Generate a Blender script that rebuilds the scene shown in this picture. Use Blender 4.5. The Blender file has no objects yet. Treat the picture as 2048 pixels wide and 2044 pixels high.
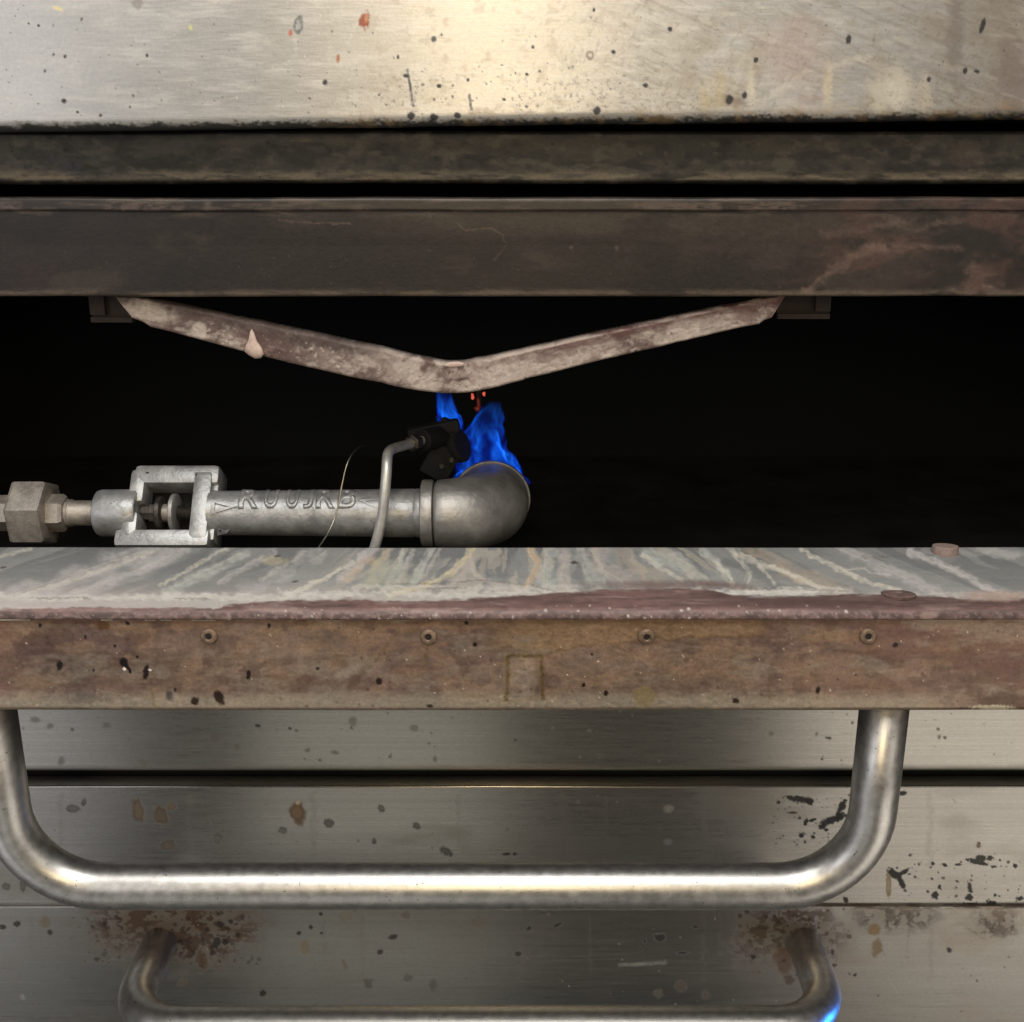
import bpy, bmesh, math
import numpy as np
from mathutils import Vector, Matrix

# ------------------------------------------------------------------ camera, world, lamps, exposure
sc = bpy.context.scene
COL = sc.collection
EYE = 1.25                         # lens height above the floor (m)
PITCH = math.radians(17.0)
FPX = 2196.0                       # focal length in photograph pixels
cam = bpy.data.cameras.new('camera')
cam.sensor_fit = 'HORIZONTAL'
cam.angle = 2 * math.atan(1024.0 / FPX)
cam.clip_start, cam.clip_end = 0.02, 50
camo = bpy.data.objects.new('camera', cam)
camo.location = (0, 0, EYE)
camo.rotation_euler = (math.radians(90) - PITCH, 0, 0)
COL.objects.link(camo)
sc.camera = camo

w = bpy.data.worlds.new('World'); sc.world = w; w.use_nodes = True
w.node_tree.nodes['Background'].inputs[0].default_value = (1.0, 0.96, 0.88, 1)
w.node_tree.nodes['Background'].inputs[1].default_value = 0.055

def lamp(name, loc, aim, size, power, col):
    l = bpy.data.lights.new(name, 'AREA')
    l.shape = 'RECTANGLE'; l.size, l.size_y = size
    l.energy = power; l.color = col
    o = bpy.data.objects.new(name, l)
    o.location = loc
    o.rotation_euler = (Vector(aim) - Vector(loc)).to_track_quat('-Z', 'Y').to_euler()
    COL.objects.link(o)
    return o

lamp('ceiling_lamp', (-0.10, 0.10, 2.50), (0.0, 0.75, 1.0), (1.4, 0.85), 23, (1.0, 0.98, 0.95))
lamp('rear_ceiling_lamp', (0.05, -0.70, 2.40), (0.0, 0.75, 0.9), (1.4, 0.6), 9, (1.0, 0.97, 0.92))
lamp('highlight_fill', (-0.03, -0.75, 1.56), (0.0, 0.8, 1.3), (0.20, 0.40), 5.2, (1.0, 0.78, 0.46))  # added unseen lamp for the yellow highlight on the upper panel
lamp('room_fill_cool', (-1.25, -0.70, 1.45), (-0.2, 0.85, 1.3), (0.8, 0.7), 5.4, (0.95, 0.95, 1.0))  # added fill standing in for cool room bounce at the left
lamp('room_fill_warm', (1.20, -0.60, 1.35), (0.3, 0.85, 1.1), (0.7, 0.7), 2.5, (1.0, 0.90, 0.80))  # added unseen fill, warm room bounce at the right
lamp('floor_fill_cool', (-1.36, -0.25, 0.12), (-0.3, 0.86, 0.65), (1.0, 0.9), 2.5, (0.97, 0.97, 1.0))  # added: stands in for cool floor light mirrored in the lower panels
lamp('floor_fill_plain', (-0.28, -0.30, 0.14), (-0.1, 0.86, 0.65), (0.5, 0.8), 0.75, (1.0, 0.97, 0.88))  # added dim floor glow for the middle of the lower panels
lamp('floor_fill_warm', (1.08, -0.25, 0.12), (0.3, 0.86, 0.65), (1.0, 0.9), 4.5, (1.0, 0.91, 0.80))  # added warm floor glow mirrored at the panels' right
lamp('blue_glint_fill', (0.78, 0.73, 0.43), (0.27, 0.77, 0.57), (0.05, 0.10), 0.06, (0.02, 0.22, 1.0)).data.spread = math.radians(28)  # added narrow blue lamp for the glint on the lower handle

vs = sc.view_settings
vs.view_transform = 'Standard'; vs.look = 'None'; vs.exposure = 0.0; vs.gamma = 1.0
vs.use_curve_mapping = False
sc.cycles.use_denoising = True
sc.cycles.max_bounces = 8
sc.cycles.volume_step_rate = 1.0

# ------------------------------------------------------------------ helpers: where a seen point lies on a plane at a known distance
def at(u, v, F):
    """world point at forward distance F that is seen at photograph pixel (u, v)"""
    a = math.atan((v - 1022.0) / FPX)
    d = F * math.tan(PITCH + a)
    Z = F * math.cos(PITCH) + d * math.sin(PITCH)
    return Vector(((u - 1024.0) / FPX * Z, F, EYE - d))

def seen(P):
    """photograph pixel of world points (n,3)"""
    x, y, z = P[:, 0], P[:, 1], P[:, 2] - EYE
    Z = y * math.cos(PITCH) - z * math.sin(PITCH)
    Y = -z * math.cos(PITCH) - y * math.sin(PITCH)
    return 1024 + FPX * x / Z, 1022 + FPX * Y / Z

def lin(c):
    c = np.asarray(c, float) / 255.0
    return np.where(c <= 0.04045, c / 12.92, ((c + 0.055) / 1.055) ** 2.4)

# ------------------------------------------------------------------ numpy noise and stain masks
def _hash(ix, iy, seed):
    h = (ix.astype(np.int64) * 374761393 + iy.astype(np.int64) * 668265263 + seed * 1442695041) & 0xFFFFFFFF
    h = ((h ^ (h >> 13)) * 1274126177) & 0xFFFFFFFF
    return ((h ^ (h >> 16)) & 0xFFFF) / 65535.0

def vnoise(x, y, seed):
    ix, iy = np.floor(x), np.floor(y)
    fx, fy = x - ix, y - iy
    fx = fx * fx * (3 - 2 * fx); fy = fy * fy * (3 - 2 * fy)
    a = _hash(ix, iy, seed); b = _hash(ix + 1, iy, seed)
    c = _hash(ix, iy + 1, seed); d = _hash(ix + 1, iy + 1, seed)
    return (a * (1 - fx) + b * fx) * (1 - fy) + (c * (1 - fx) + d * fx) * fy

def fbm(x, y, seed, octv=4):
    s, a, t = 0, 1.0, 0
    for i in range(octv):
        s = s + a * vnoise(x * 2 ** i + 13.7 * i, y * 2 ** i - 7.1 * i, seed + i)
        t += a; a *= 0.55
    return s / t

def sstep(a, b, x):
    t = np.clip((x - a) / (b - a), 0, 1)
    return t * t * (3 - 2 * t)

class Paint:
    """albedo, roughness, metallic and relief of a sheet, as stains on its own points"""
    def __init__(s, P, shape, base, rough, metal):
        s.shape = shape
        U, V = seen(P)
        s.U, s.V = U.reshape(shape), V.reshape(shape)
        s.c = np.tile(np.asarray(base, float), shape + (1,))
        s.r = np.full(shape, float(rough)); s.m = np.full(shape, float(metal)); s.h = np.full(shape, 0.5)
    def n(s, sx, sy, seed, octv=4):
        return fbm(s.U / sx, s.V / sy, seed, octv)
    def put(s, mask, col=None, rough=None, metal=None, h=0.0, sl=None):
        sl = sl or (slice(None), slice(None))
        if col is not None:
            s.c[sl] = s.c[sl] * (1 - mask[..., None]) + np.asarray(col, float) * mask[..., None]
        if rough is not None: s.r[sl] = s.r[sl] * (1 - mask) + rough * mask
        if metal is not None: s.m[sl] = s.m[sl] * (1 - mask) + metal * mask
        s.h[sl] = s.h[sl] + h * mask
    def mul(s, f):
        s.c *= f[..., None]
    def window(s, u0, u1, v0, v1):
        rows = np.where((s.V.max(1) >= v0) & (s.V.min(1) <= v1))[0]
        cols = np.where((s.U.max(0) >= u0) & (s.U.min(0) <= u1))[0]
        if len(rows) == 0 or len(cols) == 0: return None
        return (slice(rows[0], rows[-1] + 1), slice(cols[0], cols[-1] + 1))
    def blob(s, cx, cy, rx, ry, col, rot=0, amt=1.0, ragged=0.35, soft=0.35, rough=0.6, metal=0.0, h=0.0, seed=None, ring=0):
        R = max(rx, ry) * 1.7
        sl = s.window(cx - R, cx + R, cy - R, cy + R)
        if sl is None: return
        U, V = s.U[sl] - cx, s.V[sl] - cy
        ca, sa = math.cos(math.radians(rot)), math.sin(math.radians(rot))
        a, b = (U * ca + V * sa) / rx, (-U * sa + V * ca) / ry
        seed = int(cx * 7 + cy * 13) if seed is None else seed
        k = max(2.5, min(rx, ry) * 0.7)
        d = np.sqrt(a * a + b * b) + ragged * 2 * (fbm(s.U[sl] / k, s.V[sl] / k, seed, 3) - 0.5)
        m = 1 - sstep(1 - soft, 1 + soft, d)
        if ring: m = m * sstep(1 - ring - soft, 1 - ring, d) 
        s.put(m * amt, col, rough, metal, h, sl)
    def stroke(s, pts, wd, col, amt=1.0, soft=0.5, ragged=0.5, rough=0.6, metal=0.0, h=0.0, taper=False, seed=None):
        pts = np.asarray(pts, float)
        W = wd * 2 + 6
        sl = s.window(pts[:, 0].min() - W, pts[:, 0].max() + W, pts[:, 1].min() - W, pts[:, 1].max() + W)
        if sl is None: return
        U, V = s.U[sl], s.V[sl]
        seed = int(abs(pts[0, 0] * 3 + pts[0, 1] * 5)) if seed is None else seed
        k = max(5.0, wd * 1.2)
        U = U + ragged * wd * 1.6 * (fbm(s.U[sl] / k, s.V[sl] / k, seed, 3) - 0.5)
        V = V + ragged * wd * 1.0 * (fbm(s.U[sl] / k, s.V[sl] / k, seed + 9, 3) - 0.5)
        L = np.r_[0, np.cumsum(np.hypot(*np.diff(pts, axis=0).T))]
        best = np.full(U.shape, 1e9); tt = np.zeros(U.shape)
        for i in range(len(pts) - 1):
            p, q = pts[i], pts[i + 1]
            e = q - p; l2 = (e * e).sum()
            t = np.clip(((U - p[0]) * e[0] + (V - p[1]) * e[1]) / l2, 0, 1)
            d = np.hypot(U - p[0] - t * e[0], V - p[1] - t * e[1])
            k_ = d < best
            best = np.where(k_, d, best); tt = np.where(k_, (L[i] + t * math.sqrt(l2)) / L[-1], tt)
        ww = wd / 2 * ((1 - 0.75 * tt) if taper else 1.0)
        m = 1 - sstep(1 - soft, 1 + soft, best / ww)
        m = m * (0.55 + 0.45 * sstep(0.3, 0.6, fbm(s.U[sl] / 9, s.V[sl] / 6, seed + 3, 3)))
        s.put(m * amt, col, rough, metal, h, sl)
    def specks(s, n, u0, u1, v0, v1, r0, r1, col, seed, amt=0.9, rough=0.7, metal=0.0, pw=2.5, ragged=0.3, stretch=1.3):
        g = np.random.default_rng(seed)
        for _ in range(n):
            r = r0 + (r1 - r0) * g.random() ** pw
            s.blob(g.uniform(u0, u1), g.uniform(v0, v1), r, r * g.uniform(1 / stretch, stretch), col, g.uniform(0, 180), amt * g.uniform(0.55, 1), ragged, 0.3, rough, metal)
    def store(s, me):
        for nm, arr in (('albedo', np.dstack([np.clip(s.c, 0, 1), np.ones(s.shape)])),
                        ('finish', np.dstack([np.clip(s.r, 0, 1), np.clip(s.m, 0, 1), np.clip(s.h, 0, 1), np.ones(s.shape)]))):
            a = me.attributes.new(nm, 'FLOAT_COLOR', 'POINT')
            a.data.foreach_set('color', arr.astype(np.float32).ravel())

# ------------------------------------------------------------------ mesh helpers
def link(name, me, mat, parent=None, smooth=True):
    o = bpy.data.objects.new(name, me)
    COL.objects.link(o)
    if mat is not None and len(me.materials) == 0: me.materials.append(mat)
    if smooth:
        me.polygons.foreach_set('use_smooth', np.ones(len(me.polygons), bool))
    if parent is not None: o.parent = parent
    return o

def grid_mesh(name, P, nr, nc, flip=False):
    """P (nr*nc,3) row-major"""
    i = np.arange(nr * nc).reshape(nr, nc)
    q = np.stack([i[:-1, :-1], i[:-1, 1:], i[1:, 1:], i[1:, :-1]], -1).reshape(-1, 4)
    if flip: q = q[:, ::-1]
    me = bpy.data.meshes.new(name)
    me.vertices.add(len(P)); me.vertices.foreach_set('co', np.ascontiguousarray(P, np.float32).ravel())
    me.loops.add(q.size); me.loops.foreach_set('vertex_index', q.ravel().astype(np.int32))
    me.polygons.add(len(q)); me.polygons.foreach_set('loop_start', np.arange(0, q.size, 4, dtype=np.int32))
    me.polygons.foreach_set('loop_total', np.full(len(q), 4, np.int32))
    me.update(calc_edges=True); me.validate()
    return me

def resample(prof, step, zcoarse=None):
    """polyline (y,z) -> evenly spaced points, corners kept; coarse where it runs on above or below"""
    out = []
    for (a, b) in zip(prof[:-1], prof[1:]):
        a, b = np.asarray(a, float), np.asarray(b, float)
        n = max(1, int(math.ceil(np.hypot(*(b - a)) / step)))
        ts = np.arange(n) / n
        zz = a[1] + (b[1] - a[1]) * ts
        if zcoarse is not None:
            keep = (zz > zcoarse[0]) & (zz < zcoarse[1])
            keep |= (np.arange(n) % 12 == 0)
            ts = ts[keep]
        for t in ts: out.append(a + (b - a) * t)
    out.append(np.asarray(prof[-1], float))
    return np.array(out)

def arc(cy, cz, r, a0, a1, n=8):
    return [(cy + r * math.cos(math.radians(a0 + (a1 - a0) * k / n)), cz + r * math.sin(math.radians(a0 + (a1 - a0) * k / n))) for k in range(n + 1)]

def sheet(prof, x0, x1, step, zc=None, pstep=None, warp=0.0, seed=0):
    """bent sheet: a (y,z) profile run along x; returns points and shape"""
    pr = resample(prof, pstep or step, zc)
    xs = np.r_[np.arange(x0, -0.5, 0.01), np.arange(-0.5, 0.5, step), np.arange(0.5, x1 + 0.001, 0.01)]
    P = np.zeros((len(pr), len(xs), 3))
    P[..., 0] = xs[None]; P[..., 1] = pr[:, 0][:, None]; P[..., 2] = pr[:, 1][:, None]
    if warp:
        P[..., 2] += warp * 2 * (fbm(xs * 9 + 50, xs * 0, 300 + seed, 4) - 0.5)[None]
        P[..., 1] += warp * 2 * (fbm(xs * 6 + 50, xs * 0, 340 + seed, 3) - 0.5)[None]
    return P.reshape(-1, 3), (len(pr), len(xs))

def sweep(name, path, rad, mat, parent=None, seg=24, caps=True, sub=1):
    """round tube along a path; rad a number or a list"""
    path = [Vector(p) for p in path]
    n = len(path)
    rads = rad if isinstance(rad, (list, tuple)) else [rad] * n
    T = [(path[min(i + 1, n - 1)] - path[max(i - 1, 0)]).normalized() for i in range(n)]
    up = Vector((0, 0, 1)) if abs(T[0].z) < 0.9 else Vector((1, 0, 0))
    N = (up - T[0] * up.dot(T[0])).normalized()
    vs_, fs = [], []
    for i in range(n):
        if i: N = (N - T[i] * N.dot(T[i])).normalized()
        B = T[i].cross(N)
        for k in range(seg):
            a = 2 * math.pi * k / seg
            vs_.append(path[i] + (N * math.cos(a) + B * math.sin(a)) * rads[i])
    for i in range(n - 1):
        for k in range(seg):
            k2 = (k + 1) % seg
            fs.append((i * seg + k, i * seg + k2, (i + 1) * seg + k2, (i + 1) * seg + k))
    if caps:
        fs.append(tuple(range(seg))[::-1]); fs.append(tuple((n - 1) * seg + k for k in range(seg)))
    me = bpy.data.meshes.new(name); me.from_pydata(vs_, [], fs); me.update()
    return link(name, me, mat, parent)

def lathe(name, prof, origin, axis, mat, parent=None, seg=32, smooth=True, rot=0.0, close=True):
    """profile (t, r) turned round an axis"""
    axis = Vector(axis).normalized()
    up = Vector((0, 0, 1)) if abs(axis.z) < 0.9 else Vector((0, 1, 0))
    N = (up - axis * up.dot(axis)).normalized(); B = axis.cross(N)
    vs_, fs = [], []
    for t, r in prof:
        for k in range(seg):
            a = 2 * math.pi * k / seg + rot
            vs_.append(Vector(origin) + axis * t + (N * math.cos(a) + B * math.sin(a)) * r)
    n = len(prof)
    for i in range(n - 1):
        for k in range(seg):
            k2 = (k + 1) % seg
            fs.append((i * seg + k, i * seg + k2, (i + 1) * seg + k2, (i + 1) * seg + k))
    if close:
        fs.append(tuple(range(seg))[::-1]); fs.append(tuple((n - 1) * seg + k for k in range(seg)))
    me = bpy.data.meshes.new(name); me.from_pydata(vs_, [], fs); me.update()
    o = link(name, me, mat, parent, smooth)
    if smooth: sharpen(me)
    return o

def sharpen(me, ang=40):
    bm = bmesh.new(); bm.from_mesh(me)
    for e in bm.edges:
        if len(e.link_faces) == 2 and e.calc_face_angle(0) > math.radians(ang): e.smooth = False
    bm.to_mesh(me); bm.free()

def box_bm(bm, c, s, M=None, bevel=0.0):
    r = bmesh.ops.create_cube(bm, size=1.0)
    vv = r['verts']
    bmesh.ops.scale(bm, vec=s, verts=vv)
    if bevel:
        ee = list({e for v in vv for e in v.link_edges})
        rb = bmesh.ops.bevel(bm, geom=ee, offset=bevel, segments=2, affect='EDGES', profile=0.6)
        vv = list({v for f in rb['faces'] for v in f.verts} | {v for v in vv if v.is_valid})
    if M is not None: bmesh.ops.transform(bm, matrix=M, verts=vv)
    bmesh.ops.translate(bm, vec=c, verts=vv)

def box(name, c, s, mat, parent=None, M=None, bevel=0.0):
    bm = bmesh.new(); box_bm(bm, Vector(c), Vector(s), M, bevel)
    me = bpy.data.meshes.new(name); bm.to_mesh(me); bm.free()
    o = link(name, me, mat, parent); sharpen(me, 50)
    return o

def thing(name, label, cat, loc, group=None):
    o = bpy.data.objects.new(name, None); COL.objects.link(o)
    o.location = loc; o.empty_display_size = 0.03
    o['label'] = label; o['category'] = cat
    if group: o['group'] = group
    bpy.context.view_layer.update()
    return o

def adopt(child, parent):
    """parent while keeping the mesh where it was built"""
    child.parent = parent
    p = parent; off = Vector((0, 0, 0))
    while p is not None:
        off += p.location; p = p.parent
    child.location = -off if child.type == 'MESH' else child.location
    return child

# ------------------------------------------------------------------ materials
def nodes_of(name):
    m = bpy.data.materials.new(name); m.use_nodes = True
    nt = m.node_tree
    return m, nt, nt.nodes['Principled BSDF']

def add(nt, typ, **kw):
    n = nt.nodes.new(typ)
    for k, v in kw.items(): setattr(n, k, v)
    return n

def tex(nt, scale, stretch=(1, 1, 1), detail=4, rough=0.55):
    tc = add(nt, 'ShaderNodeTexCoord'); mp = add(nt, 'ShaderNodeMapping')
    mp.inputs['Scale'].default_value = stretch
    nz = add(nt, 'ShaderNodeTexNoise'); nz.inputs['Scale'].default_value = scale
    nz.inputs['Detail'].default_value = detail; nz.inputs['Roughness'].default_value = rough
    nt.links.new(tc.outputs['Object'], mp.inputs['Vector']); nt.links.new(mp.outputs['Vector'], nz.inputs['Vector'])
    return nz.outputs['Fac']

def ramp(nt, fac, stops):
    r = add(nt, 'ShaderNodeValToRGB')
    e = r.color_ramp.elements
    while len(e) < len(stops): e.new(0.5)
    for k, (p, c) in enumerate(stops):
        e[k].position = p; e[k].color = tuple(c) + (1,) if not np.isscalar(c) else (c, c, c, 1)
    nt.links.new(fac, r.inputs['Fac'])
    return r.outputs['Color']

def math_(nt, op, a, b, clamp=False):
    n = add(nt, 'ShaderNodeMath', operation=op); n.use_clamp = clamp
    for i, v in enumerate((a, b)):
        if isinstance(v, (int, float)): n.inputs[i].default_value = v
        else: nt.links.new(v, n.inputs[i])
    return n.outputs[0]

def mixc(nt, fac, a, b, mode='MIX'):
    n = add(nt, 'ShaderNodeMix', data_type='RGBA', blend_type=mode)
    for key, v in (('Factor', fac), ('A', a), ('B', b)):
        sock = [s for s in n.inputs if s.name == key and (s.type == 'RGBA' if key != 'Factor' else s.type == 'VALUE')][0]
        if isinstance(v, (int, float)): sock.default_value = v
        elif isinstance(v, (tuple, list)): sock.default_value = tuple(v) + (1,) if len(v) == 3 else v
        else: nt.links.new(v, sock)
    return [s for s in n.outputs if s.type == 'RGBA'][0]

def stained(name, grain=(6, 60, 60), grain_scale=30, grain_amt=0.25, rough_amt=0.15, bump=0.15, relief=0.6, aniso=0.0, tangent=None):
    """sheet with stains read from its own points, grain and fine relief from noise"""
    m, nt, b = nodes_of(name)
    ca = add(nt, 'ShaderNodeAttribute', attribute_name='albedo')
    fa = add(nt, 'ShaderNodeAttribute', attribute_name='finish')
    sp = add(nt, 'ShaderNodeSeparateColor'); nt.links.new(fa.outputs['Color'], sp.inputs[0])
    g = tex(nt, grain_scale, grain, 6, 0.65)
    gm = ramp(nt, g, [(0.25, 1 - grain_amt), (0.75, 1 + grain_amt * 0.6)])
    col = mixc(nt, 1.0, ca.outputs['Color'], gm, 'MULTIPLY')
    fg = tex(nt, 420, (1, 1, 1), 4, 0.7)
    col = mixc(nt, 1.0, col, ramp(nt, fg, [(0.3, 1 - grain_amt * 0.9), (0.7, 1 + grain_amt * 0.5)]), 'MULTIPLY')
    nt.links.new(col, b.inputs['Base Color'])
    rr = math_(nt, 'MULTIPLY', math_(nt, 'SUBTRACT', g, 0.5), rough_amt * 2)
    nt.links.new(math_(nt, 'ADD', sp.outputs[0], rr, True), b.inputs['Roughness'])
    nt.links.new(sp.outputs[1], b.inputs['Metallic'])
    fine = tex(nt, 900, (1, 1, 1), 3)
    hsum = math_(nt, 'ADD', math_(nt, 'MULTIPLY', g, bump), math_(nt, 'MULTIPLY', fine, bump * 0.5))
    hsum = math_(nt, 'ADD', hsum, math_(nt, 'MULTIPLY', sp.outputs[2], relief))
    bp = add(nt, 'ShaderNodeBump'); bp.inputs['Strength'].default_value = 0.6; bp.inputs['Distance'].default_value = 0.0006
    nt.links.new(hsum, bp.inputs['Height']); nt.links.new(bp.outputs['Normal'], b.inputs['Normal'])
    if aniso:
        b.inputs['Anisotropic'].default_value = aniso
        tg = add(nt, 'ShaderNodeCombineXYZ'); tg.inputs[2].default_value = 1.0
        nt.links.new(tg.outputs[0], b.inputs['Tangent'])
    return m

def simple(name, c0, c1, rough=(0.4, 0.6), metal=0.5, scale=60, stretch=(1, 1, 1), bump=0.3, dist=0.0006, bscale=250, chips=None, chip_cut=0.68, chip_scale=90):
    m, nt, b = nodes_of(name)
    g = tex(nt, scale, stretch, 6, 0.6)
    col = ramp(nt, g, [(0.3, c0), (0.7, c1)])
    if chips is not None:
        cf = tex(nt, chip_scale, (1, 1, 1), 5, 0.6)
        cm = ramp(nt, cf, [(chip_cut, 0.0), (chip_cut + 0.03, 1.0)])
        col = mixc(nt, cm, col, chips)
    nt.links.new(col, b.inputs['Base Color'])
    nt.links.new(ramp(nt, g, [(0.3, rough[0]), (0.7, rough[1])]), b.inputs['Roughness'])
    b.inputs['Metallic'].default_value = metal
    f = tex(nt, bscale, (1, 1, 1), 5, 0.6)
    bp = add(nt, 'ShaderNodeBump'); bp.inputs['Strength'].default_value = bump; bp.inputs['Distance'].default_value = dist
    nt.links.new(f, bp.inputs['Height']); nt.links.new(bp.outputs['Normal'], b.inputs['Normal'])
    return m

M_steel = stained('brushed_steel', (1.2, 40, 40), 22, 0.10, 0.10, 0.10, 0.5, aniso=0.7)
M_steel_up = stained('hazy_steel', (3, 30, 30), 22, 0.10, 0.08, 0.2, 0.7, aniso=0.6)
M_iron = stained('heat_stained_sheet', (5, 9, 9), 40, 0.26, 0.20, 0.35, 0.9)
M_crust = stained('crusted_iron', (1, 1, 1), 120, 0.22, 0.05, 0.8, 1.2)
M_silver = simple('silver_painted_casting', lin((140, 141, 141)), lin((194, 194, 193)), (0.32, 0.48), 0.5, 70, bump=0.5, dist=0.0009, bscale=260, chips=(0.02, 0.018, 0.016), chip_cut=0.685, chip_scale=130)
M_nut = simple('dull_zinc_fitting', lin((146, 138, 130)), lin((186, 178, 168)), (0.42, 0.6), 0.6, 80, bump=0.5, dist=0.0007, bscale=380)
M_dark_cast = simple('sooty_casting', lin((140, 138, 134)), lin((188, 185, 180)), (0.36, 0.52), 0.6, 45, bump=0.6, dist=0.0006, bscale=300, chips=(0.015, 0.013, 0.012), chip_cut=0.72, chip_scale=150)
M_soot = simple('soot_black', (0.006, 0.006, 0.006), (0.014, 0.013, 0.012), (0.8, 0.95), 0.0, 30, bump=0.4)
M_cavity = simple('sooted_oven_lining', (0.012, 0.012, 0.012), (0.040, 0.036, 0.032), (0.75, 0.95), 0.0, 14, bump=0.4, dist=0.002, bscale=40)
M_back = simple('shaded_back_soot', (0.005, 0.0065, 0.007), (0.010, 0.012, 0.013), (0.9, 1.0), 0.0, 10)  # sooted back wall, with the cavity's deep shade put into its colour
M_tube = simple('pilot_tube_metal', lin((190, 188, 184)), lin((222, 220, 214)), (0.36, 0.5), 0.6, 120, bump=0.15)
M_thread = simple('threaded_steel', lin((70, 64, 58)), lin((110, 104, 98)), (0.4, 0.6), 0.8, 100, bump=0.3)
M_rivet = simple('tarnished_rivet', lin((98, 80, 66)), lin((146, 124, 104)), (0.5, 0.65), 0.5, 300, bump=0.35, dist=0.0003, bscale=700)
M_hole = simple('rivet_bore', (0.006, 0.005, 0.004), (0.012, 0.01, 0.009), (0.8, 0.9), 0.0, 200)
M_stud = simple('pink_ceramic_stud', lin((118, 100, 94)), lin((142, 122, 114)), (0.6, 0.8), 0.0, 300, bump=0.4, dist=0.0004, bscale=600)
M_wire = simple('thin_wire', lin((150, 140, 120)), lin((190, 180, 160)), (0.3, 0.4), 0.9, 100)

def tube_steel(name):
    m, nt, b = nodes_of(name)
    g = tex(nt, 140, (1, 1, 1), 6, 0.6)
    col = ramp(nt, g, [(0.3, lin((176, 174, 170))), (0.7, lin((206, 204, 200)))])
    gr = tex(nt, 55, (1, 1, 1), 6, 0.65)
    gm = ramp(nt, gr, [(0.62, 0.0), (0.80, 1.0)])
    col = mixc(nt, math_(nt, 'MULTIPLY', gm, 0.35), col, tuple(lin((110, 102, 92))))
    sp = tex(nt, 420, (1, 1, 1), 2, 0.5)
    sm = ramp(nt, sp, [(0.70, 0.0), (0.73, 1.0)])
    col = mixc(nt, math_(nt, 'MULTIPLY', sm, 0.7), col, tuple(lin((60, 50, 42))))
    nt.links.new(col, b.inputs['Base Color'])
    b.inputs['Metallic'].default_value = 0.95
    rr = math_(nt, 'ADD', math_(nt, 'MULTIPLY', gm, 0.15), math_(nt, 'MULTIPLY', g, 0.16))
    nt.links.new(math_(nt, 'ADD', rr, 0.30, True), b.inputs['Roughness'])
    bp = add(nt, 'ShaderNodeBump'); bp.inputs['Strength'].default_value = 0.25; bp.inputs['Distance'].default_value = 0.0003
    f = tex(nt, 900, (1, 1, 1), 3, 0.6)
    nt.links.new(f, bp.inputs['Height']); nt.links.new(bp.outputs['Normal'], b.inputs['Normal'])
    return m
M_handle = tube_steel('worn_handle_steel')

def flame_mat(name, strength, z0, z1, seed):
    m = bpy.data.materials.new(name); m.use_nodes = True
    nt = m.node_tree; nt.nodes.remove(nt.nodes['Principled BSDF'])
    out = nt.nodes['Material Output']
    em = add(nt, 'ShaderNodeEmission')
    tc = add(nt, 'ShaderNodeTexCoord'); mp = add(nt, 'ShaderNodeMapping')
    mp.inputs['Location'].default_value = (seed, seed * 0.3, 0); mp.inputs['Scale'].default_value = (1, 1, 0.45)
    nz = add(nt, 'ShaderNodeTexNoise'); nz.inputs['Scale'].default_value = 75; nz.inputs['Detail'].default_value = 4; nz.inputs['Distortion'].default_value = 0.6
    nt.links.new(tc.outputs['Object'], mp.inputs[0]); nt.links.new(mp.outputs[0], nz.inputs['Vector'])
    sep = add(nt, 'ShaderNodeSeparateXYZ'); nt.links.new(tc.outputs['Object'], sep.inputs[0])
    mr = add(nt, 'ShaderNodeMapRange'); mr.inputs['From Min'].default_value = z0; mr.inputs['From Max'].default_value = z1
    nt.links.new(sep.outputs[2], mr.inputs['Value'])
    fade = ramp(nt, mr.outputs[0], [(0.0, 0.5), (0.22, 0.9), (0.45, 1.0), (0.66, 0.40), (0.9, 0.0)])
    nzc = ramp(nt, nz.outputs['Fac'], [(0.36, 0.04), (0.52, 0.5), (0.66, 1.6)])
    st = math_(nt, 'MULTIPLY', math_(nt, 'MULTIPLY', fade, nzc), strength)
    colr = ramp(nt, nz.outputs['Fac'], [(0.4, (0.001, 0.028, 0.85)), (0.72, (0.010, 0.20, 1.0))])
    nt.links.new(colr, em.inputs['Color']); nt.links.new(st, em.inputs['Strength'])
    nt.links.new(em.outputs[0], out.inputs['Volume'])
    return m

def glow_mat(name, col, s):
    m, nt, b = nodes_of(name)
    b.inputs['Base Color'].default_value = (0.05, 0.01, 0.008, 1)
    b.inputs['Emission Color'].default_value = col + (1,)
    b.inputs['Emission Strength'].default_value = s
    return m
M_ember = glow_mat('glowing_ember', (1.0, 0.14, 0.08), 0.7)
M_ember_dim = glow_mat('dim_ember', (1.0, 0.06, 0.04), 0.07)

# ================================================================== THE OVENS
X0, X1 = -0.70, 0.70
DOORF, DOORB = 0.630, 0.7477        # open door: front edge and hinge edge
DOORZ = EYE - 0.2560               # open door: upper face
FP = 0.86                          # face of the lower front

def zat(v, F): return at(1024, v, F).z

# ---- upper oven: steel front whose lower edge rolls back
up_root = thing('upper_oven', 'bright speckled stainless steel front of the oven stacked above the dark opening', 'oven', (0, 0.80, EYE + 0.03))
F = 0.80
zb = zat(247, F)
r = 0.007
prof = [(F, zb + 0.20), (F, zb + r)] + arc(F + r, zb + r, r, 180, 270, 8)[1:] + [(F + 0.10, zb)]
P, shp = sheet(prof, X0, X1, 0.0008, (0, EYE + 0.13), None, 0.0010, 1)
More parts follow.
